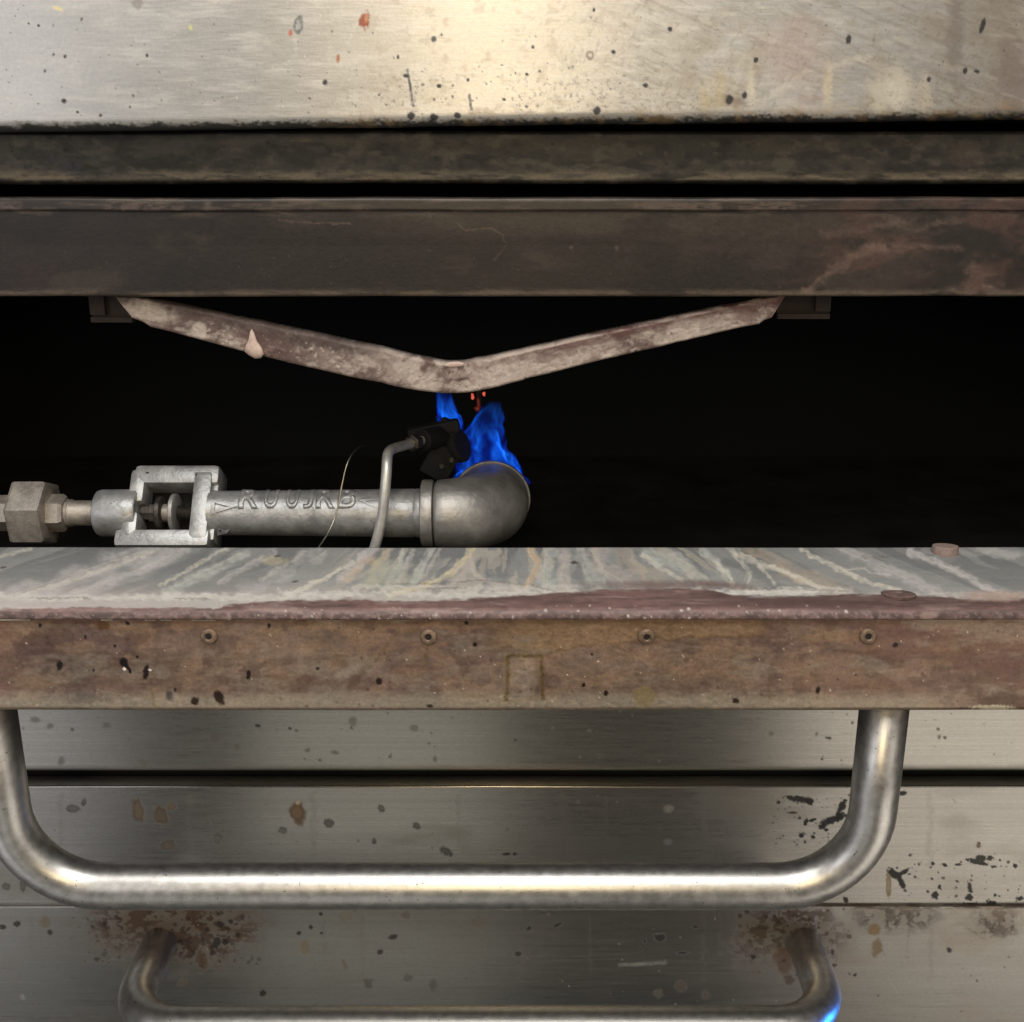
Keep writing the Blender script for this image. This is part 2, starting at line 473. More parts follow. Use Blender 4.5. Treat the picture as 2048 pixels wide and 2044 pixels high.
# the sheet hangs a touch out of true
ang = math.radians(0.70)
P[:, 2] += P[:, 0] * math.tan(ang)
pt = Paint(P, shp, lin((186, 183, 177)), 0.40, 0.78)
n1 = pt.n(260, 90, 1); n2 = pt.n(70, 14, 2); n3 = pt.n(24, 20, 3)
pt.mul(0.86 + 0.28 * n1)
pt.put(sstep(0.52, 0.72, n2) * 0.35, lin((208, 204, 196)), 0.5)
pt.put(sstep(0.58, 0.75, n3) * sstep(620, 760, pt.U) * 0.22, lin((150, 132, 104)), 0.55)
# cloudy grease and wiping marks to the right
diag = fbm((pt.U + pt.V * 1.2) / 60, (pt.V - pt.U * 0.45) / 9, 5, 4)
pt.put(sstep(0.5, 0.75, diag) * sstep(1100, 1350, pt.U) * 0.42, lin((128, 120, 106)), 0.55, 0.5)
pt.put(sstep(0.55, 0.8, fbm((pt.U - 1500) / 90, pt.V / 60, 8)) * sstep(1200, 1400, pt.U) * 0.5, lin((150, 138, 118)), 0.55, 0.4)
pt.put(sstep(1600, 2020, pt.U) * 0.6, lin((120, 112, 100)), 0.55, 0.5)  # tone simply darker towards the right end
for (x, y, a, b, c) in [(1760, 190, 20, 46, (196, 186, 164)), (1800, 182, 24, 40, (208, 198, 178)), (1850, 190, 14, 40, (188, 178, 158)), (1655, 170, 9, 44, (196, 182, 150)), (1502, 175, 7, 40, (200, 190, 168)),
                        (1440, 178, 16, 34, (178, 162, 126)), (1410, 196, 10, 26, (182, 166, 130)), (1470, 200, 20, 14, (110, 96, 84)), (1590, 110, 70, 60, (160, 140, 130)), (1620, 200, 30, 14, (150, 130, 124)), (1910, 60, 16, 120, (108, 98, 88)), (2025, 160, 30, 80, (116, 100, 92))]:
    pt.blob(x, y, a, b, lin(c), 0, 0.6, 0.5, 0.6, 0.55, 0.3)
for pts in ([(1465, 195), (1480, 130), (1490, 110)], [(1660, 130), (1690, 125), (1740, 112)], [(1530, 200), (1580, 165), (1620, 140)], [(1655, 205), (1658, 160), (1664, 135)], [(1500, 160), (1505, 200)]):
    pt.stroke(pts, 9, lin((196, 186, 164)), 0.35, soft=0.9, ragged=1.5)
fl_ = pt.n(5, 4, 15, 2) 
pt.put(sstep(0.66, 0.74, fl_) * sstep(90, 220, pt.V) * sstep(560, 760, pt.U) * sstep(0.42, 0.6, pt.n(90, 60, 16)) * 0.42, lin((96, 78, 58)), 0.6, 0.1)
pt.put(sstep(0.70, 0.76, fbm((pt.U + 0.6 * pt.V) / 5, (pt.V - 0.5 * pt.U) / 14, 17, 2)) * sstep(900, 1300, pt.U) * 0.25, lin((104, 94, 80)), 0.6, 0.2)
pt.put(sstep(0.62, 0.75, fbm((pt.U + 0.8 * pt.V) / 70, (pt.V - 0.35 * pt.U) / 12, 18, 4)) * sstep(1050, 1300, pt.U) * 0.22, lin((200, 192, 176)), 0.5, 0.6)
# burnt rim along the rolled edge
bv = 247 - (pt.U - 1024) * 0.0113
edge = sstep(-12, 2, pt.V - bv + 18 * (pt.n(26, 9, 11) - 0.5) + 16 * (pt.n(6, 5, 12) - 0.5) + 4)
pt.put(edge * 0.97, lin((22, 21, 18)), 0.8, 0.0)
pt.put(sstep(60, 0, np.abs(bv - pt.V)) * sstep(0.45, 0.75, pt.n(20, 16, 14)) * sstep(500, 800, pt.U) * 0.5, lin((150, 124, 82)), 0.6, 0.2)
for (x, y, a, b) in [(128, 202, 5, 5), (155, 224, 3.4, 3), (201, 231, 3, 3.6), (130, 113, 3, 3.5), (294, 111, 3, 3.4), (57, 47, 2.2, 2.4), (796, 114, 2.6, 3.6), (878, 172, 5, 4), (936, 160, 2.6, 3.6), (1008, 199, 3, 2.6),
                     (1340, 58, 5, 5), (1227, 104, 5, 4), (1291, 171, 5.5, 5), (1512, 120, 5, 6), (1697, 79, 6, 10), (1858, 159, 4, 6), (1930, 141, 5, 7), (1954, 143, 6, 4), (1489, 190, 5, 7), (1459, 200, 7, 10), (1965, 52, 5, 16), (822, 232, 8, 8), (1194, 222, 7, 8),
                     (812, 152, 6, 4), (77, 51, 3, 3), (163, 39, 2, 4), (107, 109, 2, 3), (90, 142, 2, 3), (266, 192, 2, 2.4), (260, 214, 2, 3), (1066, 94, 3, 3), (1054, 149, 3, 3), (1188, 20, 3, 4), (868, 234, 9, 6), (650, 165, 5, 6), (915, 231, 7, 6)]:
    pt.blob(x, y, a, b, lin((26, 23, 24)), 15, 0.95, 0.25, 0.25, 0.5, 0.0, 0.25)
pt.blob(729, 41, 9.5, 18, lin((150, 78, 48)), 8, 0.95, 0.5, 0.2, 0.6, 0.0, 0.2)
pt.blob(733, 36, 4, 9, lin((196, 140, 104)), 8, 0.8, 0.4, 0.3)
pt.blob(676, 117, 3.5, 8, lin((168, 104, 62)), 0, 0.9); pt.blob(581, 66, 4.5, 6.5, lin((178, 98, 70)), 0, 0.9)
pt.blob(597, 50, 9.5, 18, lin((96, 96, 94)), 10, 0.85, 0.3, 0.2, ring=0.35); pt.blob(600, 46, 6, 12, lin((140, 140, 136)), 10, 0.6)
pt.blob(867, 78, 5.5, 5.5, lin((70, 66, 62)), 0, 0.9); pt.blob(275, 6, 11, 13, lin((140, 134, 128)), 0, 0.8); pt.blob(1180, 110, 8, 9, lin((140, 120, 100)), 0, 0.8, ring=0.4)
pt.stroke([(815, 140), (820, 170), (826, 212)], 5, lin((66, 62, 64)), 0.9, ragged=0.2); pt.stroke([(939, 190), (943, 218)], 5, lin((90, 84, 80)), 0.8)
pt.blob(116, 17, 11, 4, lin((220, 204, 160)), 22, 0.9); pt.blob(381, 55, 3, 5, lin((200, 200, 120)), 0, 0.9)
for pts in ([(655, 60), (662, 110), (655, 135)], [(560, 125), (655, 128), (700, 132)], [(695, 90), (712, 50)], [(590, 60), (592, 110)], [(420, 3), (470, 4)], [(330, 160), (390, 160)]):
    pt.stroke(pts, 5, lin((206, 200, 186)), 0.28, soft=0.9, ragged=2.0)
pt.specks(140, 0, 2048, 0, 236, 0.7, 2.2, lin((52, 46, 40)), 21)
pt.specks(80, 560, 1250, 130, 245, 0.8, 3.0, lin((70, 52, 38)), 22)
pt.specks(60, 0, 1000, 0, 236, 0.6, 1.8, lin((222, 216, 190)), 23)
me = grid_mesh('front_panel', P, *shp); pt.store(me)
adopt(link('front_panel', me, M_steel_up), up_root)

# ---- the open oven
ov = thing('deck_oven', 'open deck oven with dark cavity, brown iron beam and door folded down', 'oven', (0, 0.86, DOORZ - 0.06))

# recessed dirty strip under the upper oven
F = 0.830
z0, z1 = zat(262, F), zat(368, F)
r = 0.004
prof = [(F + 0.03, z0 + 0.0), (F + 0.002, z0), (F, z0 - 0.002), (F, z1 + r)] + arc(F + r, z1 + r, r, 180, 270, 6)[1:] + [(F + 0.05, z1)]
P, shp = sheet(prof, X0, X1, 0.0009, None, None, 0.0012, 2)
pt = Paint(P, shp, lin((60, 58, 51)), 0.55, 0.1)
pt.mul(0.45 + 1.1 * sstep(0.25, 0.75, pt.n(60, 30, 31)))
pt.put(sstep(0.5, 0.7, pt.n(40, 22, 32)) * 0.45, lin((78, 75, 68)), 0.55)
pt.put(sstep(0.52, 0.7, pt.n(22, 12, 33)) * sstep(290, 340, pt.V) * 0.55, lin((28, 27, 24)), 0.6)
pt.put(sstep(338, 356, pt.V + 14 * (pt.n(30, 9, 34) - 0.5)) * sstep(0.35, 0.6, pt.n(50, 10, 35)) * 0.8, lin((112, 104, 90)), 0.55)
pt.put(sstep(-0.2, 0.9, (pt.V - 357) / 9) * 0.85, lin((40, 38, 33)), 0.6, 0.1)  # soft shade of the slot below, painted along the lower edge
for (x, y, a, b) in [(145, 338, 26, 17), (550, 273, 10, 14), (832, 286, 13, 17), (104, 316, 8, 11), (376, 289, 7, 8), (448, 326, 9, 9), (200, 305, 10, 9), (1640, 268, 9, 9), (700, 293, 9, 8), (1790, 305, 12, 8), (905, 322, 14, 8)]:
    pt.blob(x, y, a, b, lin((20, 20, 19)), 5, 0.85, 0.4, 0.35, 0.45, 0.0)
pt.blob(1940, 315, 40, 30, lin((92, 80, 70)), 0, 0.6); pt.blob(1930, 348, 70, 8, lin((126, 114, 98)), -4, 0.7)
pt.specks(160, 0, 2048, 262, 368, 1, 6, lin((34, 33, 30)), 36, amt=0.7)
pt.put(sstep(276, 262, pt.V + 8 * (pt.n(30, 8, 37) - 0.5)) * 0.8, lin((16, 16, 14)), 0.8)  # dark gap above painted into the strip's top edge as shade
pt.put(sstep(0.55, 0.70, pt.n(34, 18, 38, 5)) * 0.55, lin((108, 104, 94)), 0.6)
pt.put(sstep(0.54, 0.66, pt.n(60, 26, 39, 5)) * 0.6, lin((30, 29, 25)), 0.6)
pt.put(sstep(336, 356, pt.V + 14 * (pt.n(24, 9, 29) - 0.5)) * sstep(362, 357, pt.V) * sstep(0.42, 0.6, pt.n(60, 8, 28)) * 0.75, lin((148, 138, 118)), 0.6)
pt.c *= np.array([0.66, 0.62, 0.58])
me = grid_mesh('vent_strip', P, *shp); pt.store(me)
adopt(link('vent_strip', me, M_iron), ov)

# brown iron beam below the slot
F = 0.80
zt, zl, zb = zat(396, F), zat(421, F), zat(594, F)
r = 0.0022
prof = [(F + 0.05, zt)] + arc(F + r, zt - r, r, 90, 180, 5) + [(F, zl + 0.0006), (F + 0.0016, zl - 0.0008), (F + 0.0018, zl - 0.012), (F + 0.0022, zl - 0.024), (F + 0.0022, zb + 0.0035)] + \
       arc(F + 0.0022 + r, zb + r, r, 180, 270, 5) + [(F + 0.012, zb)]
P, shp = sheet(prof, X0, X1, 0.0008, None, None, 0.0008, 3)
pt = Paint(P, shp, lin((47, 40, 37)), 0.5, 0.12)
pt.mul(0.74 + 0.52 * pt.n(240, 60, 41)); pt.mul(0.72 + 0.5 * pt.n(9, 6, 42)); pt.mul(0.8 + 0.4 * pt.n(60, 30, 40))
pt.put(sstep(0.5, 0.75, pt.n(300, 50, 43)) * 0.35, lin((56, 49, 44)))
pt.put(sstep(300, 0, pt.U) * sstep(430, 560, pt.V) * 0.35, lin((66, 46, 43)))
pt.put(sstep(1450, 1800, pt.U) * sstep(0.4, 0.65, pt.n(150, 60, 44)) * 0.6, lin((66, 48, 43)))
lip = sstep(424, 418, pt.V)
pt.put(lip * 0.75, lin((64, 58, 54)), 0.45)
pt.put(lip * sstep(0.58, 0.72, pt.n(60, 8, 45)) * 0.5, lin((116, 106, 97)), 0.5)
for (a, b_) in [(210, 365), (0, 40), (1270, 1440), (1480, 1590), (410, 420), (540, 552), (610, 618)]:
    pt.put(sstep(a - 8, a + 4, pt.U) * sstep(b_ + 8, b_ - 4, pt.U) * lip * sstep(400, 406, pt.V) * sstep(0.3, 0.55, pt.n(18, 5, 46)) * 0.7, lin((124, 111, 104)))
band = sstep(424, 432, pt.V) * sstep(486, 458, pt.V)
pt.put(band * 0.35 * sstep(500, 1100, pt.U), lin((100, 92, 82)))
pt.put(sstep(578, 590, pt.V + 6 * (pt.n(30, 6, 47) - 0.5)) * 0.6, lin((118, 108, 94)), 0.45)
for pts, w_, a_ in [([(1620, 585), (1660, 545), (1710, 512), (1780, 492), (1850, 490), (1920, 500)], 15, 0.62), ([(1690, 520), (1740, 500), (1800, 488)], 26, 0.45), ([(1820, 470), (1880, 445), (1960, 434), (2048, 440)], 10, 0.5),
                    ([(1880, 590), (1940, 578), (2000, 566)], 18, 0.55), ([(1940, 520), (1965, 560), (1990, 585)], 22, 0.5), ([(1780, 440), (1820, 455), (1850, 470)], 14, 0.3), ([(1650, 470), (1720, 462), (1800, 440)], 12, 0.3),
                    ([(915, 446), (930, 460), (985, 456), (1004, 468), (1012, 490), (990, 520)], 2.6, 0.4), ([(560, 440), (620, 446), (700, 447)], 4, 0.35)]:
    pt.stroke(pts, w_, lin((164, 140, 130)), a_ * 0.95, ragged=1.6, soft=0.8)
pt.blob(1960, 550, 24, 36, lin((96, 80, 64)), 0, 0.5, 0.6, 0.6); pt.blob(1985, 470, 60, 40, lin((52, 40, 36)), 0, 0.6); pt.blob(1790, 560, 90, 20, lin((62, 40, 38)), -8, 0.6); pt.blob(1900, 520, 40, 18, lin((56, 42, 38)), 0, 0.5)
for x, y in [(1142, 494), (1233, 495), (860, 430)]: pt.blob(x, y, 4, 5, lin((110, 102, 96)), 0, 0.5, h=0.4)
pt.specks(420, 0, 2048, 500, 592, 0.6, 2.0, lin((104, 94, 86)), 48, amt=0.6)
pt.specks(160, 0, 2048, 400, 592, 0.8, 3.0, lin((40, 34, 32)), 49, amt=0.6)
pt.put(sstep(0.50, 0.68, pt.n(190, 70, 141, 5)) * 0.45, lin((86, 78, 70)))
pt.put(sstep(0.52, 0.68, pt.n(130, 50, 142, 5)) * 0.5, lin((30, 24, 22)))
pt.put(sstep(1560, 1760, pt.U) * sstep(0.46, 0.66, pt.n(90, 44, 143, 5)) * 0.55, lin((112, 84, 76)))
pt.put(sstep(1600, 1800, pt.U) * sstep(0.54, 0.68, pt.n(60, 40, 144, 5)) * 0.6, lin((28, 20, 18)))
pt.put(sstep(0.56, 0.70, pt.n(80, 10, 145, 5)) * sstep(440, 425, pt.V) * 0.5, lin((120, 110, 100)))
pt.put(sstep(572, 590, pt.V + 8 * (pt.n(40, 8, 146) - 0.5)) * sstep(0.4, 0.6, pt.n(70, 14, 147)) * 0.6, lin((140, 128, 112)))
pt.c *= np.array([0.52, 0.465, 0.42])
me = grid_mesh('deck_beam', P, *shp); pt.store(me)
adopt(link('deck_beam', me, M_iron), ov)

# cavity: roof, back, sides, floor
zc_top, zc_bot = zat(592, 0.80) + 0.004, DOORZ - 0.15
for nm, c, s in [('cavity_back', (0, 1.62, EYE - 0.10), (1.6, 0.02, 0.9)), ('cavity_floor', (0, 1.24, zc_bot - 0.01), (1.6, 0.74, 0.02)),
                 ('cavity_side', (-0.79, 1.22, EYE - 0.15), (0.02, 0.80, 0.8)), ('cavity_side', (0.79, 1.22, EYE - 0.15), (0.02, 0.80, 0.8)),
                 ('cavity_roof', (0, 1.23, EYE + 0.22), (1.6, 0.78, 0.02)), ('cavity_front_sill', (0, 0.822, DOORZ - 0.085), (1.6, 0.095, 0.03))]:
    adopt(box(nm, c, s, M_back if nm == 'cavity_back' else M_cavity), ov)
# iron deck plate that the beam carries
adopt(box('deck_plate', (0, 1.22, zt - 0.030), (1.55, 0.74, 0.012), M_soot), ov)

# V-shaped hanger bar under the beam with ash crust; its two ears
FV = 0.812
top_pts = [(228, 590), (300, 597), (450, 632), (600, 664), (760, 700), (860, 724), (905, 730), (950, 724), (1060, 700), (1200, 668), (1350, 636), (1500, 603), (1572, 588)]
bot_pts = [(266, 636), (300, 652), (450, 694), (600, 731), (760, 767), (840, 783), (905, 788), (965, 782), (1060, 757), (1200, 721), (1350, 687), (1520, 645), (1542, 636)]
def polyat(pl, u):
    xs, ys = zip(*pl)
    return np.interp(u, xs, ys)
nC, nR = 900, 44
s_ = np.linspace(0, 1, nC)
tu = np.interp(s_, np.linspace(0, 1, 13), [p[0] for p in top_pts]); tv = np.interp(s_, np.linspace(0, 1, 13), [p[1] for p in top_pts])
bu = np.interp(s_, np.linspace(0, 1, 13), [p[0] for p in bot_pts]); bv_ = np.interp(s_, np.linspace(0, 1, 13), [p[1] for p in bot_pts])
k5 = np.ones(61) / 61
def smo(a):
    e = np.r_[np.full(30, a[0]), a, np.full(30, a[-1])]
    return np.convolve(e, k5, 'valid')
tv, bv_ = smo(tv), smo(bv_)
rows = []
depth = 0.012
# cross-section parameter: back-bottom -> front-bottom -> front-top -> back-top -> back-bottom
front = np.linspace(0, 1, nR - 12)
A = np.array([at(u, v, FV) for u, v in zip(tu, tv)]); Bq = np.array([at(u, v, FV) for u, v in zip(bu, bv_)])
ang_h = (fbm(np.linspace(0, 60, nC), np.zeros(nC), 77, 4) - 0.5)
for t in front:
    base = A * (1 - t) + Bq * t
    edge_r = min(t, 1 - t)
    dy = 0.0016 * (1 - min(1, edge_r / 0.08)) ** 2
    rel = (fbm(np.linspace(0, 170, nC), np.full(nC, t * 9), 78, 4) - 0.5) * 0.0009
    q = base.copy(); q[:, 1] += dy - rel
    q[:, 2] += ang_h * 0.0005 * (1 - edge_r)
    rows.append(q)
rows.insert(0, rows[0] + np.array([0, 0.003, 0.0006])); rows.insert(0, rows[0] + np.array([0, depth, 0.0]))
rows.append(rows[-1] + np.array([0, 0.003, -0.0004])); rows.append(rows[-1] + np.array([0, depth, 0.0]))
rows.append(rows[0].copy())
P = np.concatenate(rows); shp = (len(rows), nC)
pt = Paint(P, shp, lin((106, 88, 82)), 0.75, 0.1)
rowv = np.repeat(np.clip((np.arange(len(rows)) - 2) / (nR - 12), 0, 1), nC).reshape(shp)
pt.put(sstep(0.47, 0.58, pt.n(75, 34, 51, 5)) * 0.8, lin((172, 156, 145)), 0.9, 0, 0.2)
pt.put(sstep(0.52, 0.68, pt.n(24, 14, 52)) * 0.5, lin((192, 180, 168)), 0.9, 0, 0.15)
pt.put(sstep(0.52, 0.66, pt.n(60, 20, 53)) * sstep(420, 560, pt.U) * sstep(760, 600, pt.U) * 0.7, lin((96, 68, 62)))
pt.put(sstep(0.45, 0.7, pt.n(70, 24, 54)) * sstep(340, 420, pt.U) * sstep(620, 540, pt.U) * 0.85, lin((80, 64, 58)))
pt.put(sstep(0.55, 0.05, rowv + 0.5 * (pt.n(30, 16, 55) - 0.5)) * (0.25 + 0.55 * sstep(1250, 1450, pt.U) + 0.4 * sstep(700, 420, pt.U) + 0.25 * sstep(950, 1100, pt.U)), lin((86, 62, 58)), 0.6)
pt.put(sstep(1430, 1500, pt.U) * sstep(620, 600, pt.V) * 0.8, lin((84, 52, 52)))
pt.put(sstep(0.62, 0.72, pt.n(9, 8, 56)) * 0.5, lin((60, 46, 42)), 0.8, 0, -0.3)
pt.blob(398, 664, 15, 20, lin((176, 162, 150)), -8, 0.8, 0.25, 0.25)
pt.blob(300, 625, 42, 20, lin((180, 166, 152)), 14, 0.8, 0.5, 0.4)
pt.specks(260, 400, 720, 630, 745, 0.7, 2.8, lin((196, 182, 170)), 57, amt=0.8, ragged=0.8, stretch=1.8)
pt.put(sstep(560, 760, pt.U) * sstep(0.44, 0.60, pt.n(80, 40, 59, 5)) * 0.65, lin((192, 178, 166)), 0.9)
pt.put(sstep(0.56, 0.44, pt.n(95, 50, 48, 4)) * sstep(0.45, 0.6, pt.n(30, 18, 47)) * 0.6, lin((98, 74, 68)), 0.8)
pt.put(sstep(0.5, 0.62, pt.n(7, 6, 50, 3)) * 0.22, lin((120, 100, 92)), 0.9, 0, -0.2)
pt.put(sstep(720, 840, pt.U) * sstep(1100, 950, pt.U) * sstep(0.40, 0.55, pt.n(50, 30, 46, 5)) * 0.7, lin((196, 182, 170)), 0.9, 0, 0.1)
pt.put(sstep(0.45, 0.15, rowv + 0.35 * (pt.n(40, 20, 45) - 0.5)) * sstep(800, 700, pt.U) * 0.75, lin((74, 62, 57)), 0.7)
pt.put(sstep(0.40, 0.15, rowv + 0.5 * (pt.n(60, 20, 44) - 0.5)) * sstep(960, 1060, pt.U) * 0.7, lin((92, 60, 56)), 0.7)
pt.put(sstep(0.10, 0.02, rowv) * sstep(940, 1000, pt.U) * sstep(0.4, 0.6, pt.n(50, 20, 43)) * 0.8, lin((186, 170, 158)), 0.9)
pt.put(sstep(0.90, 0.98, rowv) * 0.5, lin((176, 156, 146)), 0.8)
pt.blob(398, 664, 14, 19, lin((182, 168, 156)), -8, 0.85, 0.2, 0.2)
pt.blob(300, 622, 44, 20, lin((178, 164, 150)), 14, 0.75, 0.6, 0.4)
pt.specks(160, 240, 1560, 590, 790, 0.8, 3, lin((60, 46, 42)), 58)
me = grid_mesh('hanger_bar', P, *shp, flip=True); pt.store(me)
bm = bmesh.new(); bm.from_mesh(me); bmesh.ops.remove_doubles(bm, verts=bm.verts, dist=1e-7); bmesh.ops.holes_fill(bm, edges=[e for e in bm.edges if e.is_boundary], sides=0); bmesh.ops.recalc_face_normals(bm, faces=bm.faces); bm.to_mesh(me); bm.free()
hb = link('hanger_bar', me, M_crust); adopt(hb, ov)
# drop of pale crust hanging on the bar, flake on the bend
def lump(name, outline, F, th, mat, parent):
    bm = bmesh.new()
    n = len(outline)
    cx = sum(p[0] for p in outline) / n; cy = sum(p[1] for p in outline) / n
    rings = []
    for k, (sc_, dy) in enumerate([(1.0, 0.002), (1.0, 0.0), (0.86, -th * 0.7), (0.5, -th)]):
        rings.append([bm.verts.new(at(cx + (x - cx) * sc_, cy + (y - cy) * sc_, F + dy)) for x, y in outline])
    for a, b in zip(rings[:-1], rings[1:]):
        for i in range(n):
            bm.faces.new((a[i], a[(i + 1) % n], b[(i + 1) % n], b[i]))
    bm.faces.new(rings[-1]); bm.faces.new(rings[0][::-1])
    bmesh.ops.recalc_face_normals(bm, faces=bm.faces)
    me = bpy.data.meshes.new(name); bm.to_mesh(me); bm.free()
    o = link(name, me, mat); adopt(o, parent); return o
M_drip = simple('pale_crust', lin((176, 150, 138)), lin((208, 186, 172)), (0.6, 0.8), 0.0, 160, bump=0.4, bscale=400)
d_ = lump('crust_drip', [(503, 658), (508, 664), (514, 682), (524, 696), (528, 708), (522, 716), (510, 717), (497, 710), (489, 703), (491, 692), (497, 680), (500, 664)], FV - 0.0015, 0.0022, M_drip, hb)
lump('crust_flake', [(884, 731), (898, 725), (915, 723), (928, 726), (927, 732), (905, 735)], FV - 0.0005, 0.001, M_drip, hb)
for ax in ([175, 258, 648, 268, 612], [1665, 1560, 641, 1552, 608]):
    u_out, u_in, v_b, u_tip, v_tip = ax
    bm = bmesh.new()
    cuo, cui = at(u_out, v_b, 0.845), at(u_in, v_b, 0.845)
    zt_ = zc_top + 0.02
    xa, xb = sorted((cuo.x, cui.x))
    box_bm(bm, Vector(((xa + xb) / 2, 0.858, (cuo.z + zt_) / 2)), Vector((xb - xa, 0.003, zt_ - cuo.z)))
    box_bm(bm, Vector(((xa + xb) / 2, 0.8545, cuo.z + 0.0022)), Vector((xb - xa, 0.004, 0.004)))
    xo = cuo.x
    box_bm(bm, Vector((xo + (0.006 if xo < 0 else -0.006), 0.8542, (cuo.z + zt_) / 2 + 0.003)), Vector((0.0115, 0.0045, zt_ - cuo.z - 0.006)))
    me = bpy.data.meshes.new('hanger_ear'); bm.to_mesh(me); bm.free()
    adopt(link('hanger_ear', me, simple('ear_iron', lin((44, 37, 35)), lin((66, 54, 50)), (0.7, 0.9), 0.0, 90), None, False), ov)
# glowing bits on the hot underside
for (u, v, rx, rz, m_) in [(945, 793, 0.0012, 0.0027, M_ember), (968, 788, 0.0012, 0.0018, M_ember), (955, 817, 0.0024, 0.0022, M_ember_dim), (957, 806, 0.0013, 0.0045, M_ember_dim)]:
    c = at(u, v, 0.845)
    bm = bmesh.new(); bmesh.ops.create_icosphere(bm, subdivisions=2, radius=1.0)
    for vv in bm.verts: vv.co = Vector((vv.co.x * rx, vv.co.y * rx, vv.co.z * rz)) * (1 + 0.25 * math.sin(vv.co.x * 5 + vv.co.z * 9 + u)) + c
    me = bpy.data.meshes.new('ember'); bm.to_mesh(me); bm.free()
    adopt(link('ember', me, m_), hb)
# short rod that the glowing bits cling to, behind the bar
adopt(sweep('scorched_rod', [at(958, 740, 0.850), at(958, 775, 0.850), at(957, 812, 0.850)], [0.004, 0.003, 0.0015], M_soot, None, 10), hb)

# lower trim strip of this oven
FA = 0.875
z0, z1 = EYE - 0.39, zat(1543, FA)
r = 0.003
prof = [(FA, z0), (FA, z1 + r)] + arc(FA + r, z1 + r, r, 180, 270, 5)[1:] + [(FA + 0.03, z1)]
P, shp = sheet(prof, X0, X1, 0.0010, (0, EYE - 0.43))
def steel_base(pt, sd):
    pt.mul(0.94 + 0.12 * pt.n(900, 3.0, sd, 4))
    pt.mul(0.92 + 0.16 * pt.n(300, 200, sd + 1, 3))
    g = pt.n(700, 4, sd + 2, 3); pt.r += 0.06 * (g - 0.5)
pt = Paint(P, shp, lin((165, 162, 155)), 0.29, 0.93)
steel_base(pt, 61)
for (x, y, a, b, c) in [(430, 1475, 9, 9, (96, 84, 70)), (515, 1451, 6, 3.4, (24, 24, 24)), (580, 1457, 3.2, 2.6, (24, 24, 24)), (70, 1440, 10, 6, (110, 102, 94)), (100, 1452, 6, 6, (108, 98, 92)), (213, 1450, 8, 6, (104, 94, 84)), (348, 1434, 4, 6, (90, 82, 74)), (474, 1494, 6, 7, (112, 106, 98)),
                        (288, 1524, 11, 8, (116, 106, 98)), (123, 1522, 6, 8, (112, 102, 96)), (870, 1518, 4, 6, (96, 90, 82)), (614, 1501, 5, 3, (90, 86, 80)), (670, 1505, 8, 4, (92, 88, 82)), (1031, 1480, 3, 3, (30, 30, 28)), (1200, 1510, 10, 5, (90, 86, 76)), (1542, 1467, 5, 5, (100, 90, 74)), (1657, 1476, 6, 2.6, (40, 34, 28)), (1878, 1474, 3.6, 4, (60, 46, 34)), (1633, 1468, 3, 4, (88, 70, 52)), (828, 1456, 9, 6, (118, 114, 106)), (450, 1487, 4, 4, (100, 94, 88)), (705, 1443, 8, 10, (116, 110, 102))]:
    pt.blob(x, y, a, b, lin(c), 10, 0.75 if max(c) < 60 else 0.5, 0.4, 0.35, 0.45, 0.5, 0.1)
pt.specks(90, 30, 2048, 1420, 1540, 0.8, 3.5, lin((70, 62, 54)), 62, amt=0.6)
pt.put(sstep(1526, 1545, pt.V + 6 * (pt.n(40, 6, 63) - 0.5)) * 0.45, lin((70, 64, 54)), 0.6, 0.3)
me = grid_mesh('lower_trim', P, *shp); pt.store(me)
adopt(link('lower_trim', me, M_steel), ov)

# ---- the open door (a part of the deck oven): slab, riveted edge strip, rivets, handle, studs
dz_b = zat(1427, DOORF)
door = bpy.data.objects.new('oven_door', None); COL.objects.link(door)
door.parent = ov
door.location = Vector((0, 0.77, DOORZ - 0.03)) - ov.location
door['label'] = 'folded-down door with mineral streaks on its inner face'
bpy.context.view_layer.update()
def dadopt(o):
    o.parent = door; o.location = -(Vector(ov.location) + Vector(door.location)); return o

rt = 0.0058
prof = [(DOORB, DOORZ - 0.055), (DOORB, DOORZ)] + [(DOORF + rt - 0.002, DOORZ)] + arc(DOORF + rt - 0.002, DOORZ - rt, rt, 90, 182, 10)[1:] + [(DOORF + 0.0005, DOORZ - rt - 0.0012), (DOORF + 0.004, DOORZ - rt - 0.0014)]
P, shp = sheet(prof, X0, X1, 0.0007, None, 0.0011, 0.0004, 4)
pt = Paint(P, shp, lin((172, 173, 170)), 0.45, 0.1)
pt.mul(0.86 + 0.28 * pt.n(500, 10, 71, 4)); pt.mul(0.93 + 0.14 * pt.n(120, 40, 72))
pt.put(sstep(0.5, 0.75, pt.n(260, 16, 73)) * 0.5, lin((146, 150, 150)), 0.38)
back = sstep(1094, 1104, pt.V) 
pt.put(sstep(1150, 1196, pt.V + 30 * (pt.n(90, 14, 74) - 0.5)) * sstep(1450, 1250, pt.U) * 0.8, lin((202, 194, 186)), 0.6, 0)
pt.put(sstep(1120, 1190, pt.V + 30 * (pt.n(120, 20, 75) - 0.5)) * sstep(700, 100, pt.U) * 0.6, lin((206, 196, 193)), 0.6, 0)
pt.put(sstep(1150, 1195, pt.V + 20 * (pt.n(120, 12, 76) - 0.5)) * sstep(1500, 1800, pt.U) * 0.5, lin((190, 180, 178)), 0.55, 0)
Kf = np.interp(pt.U, [0, 150, 500, 750, 900, 1050, 1200, 1400, 1600, 1800, 2048], [-2.6, -2.6, -1.9, -1.0, -0.5, 0.0, 0.5, 1.2, 1.8, 2.3, 2.4])
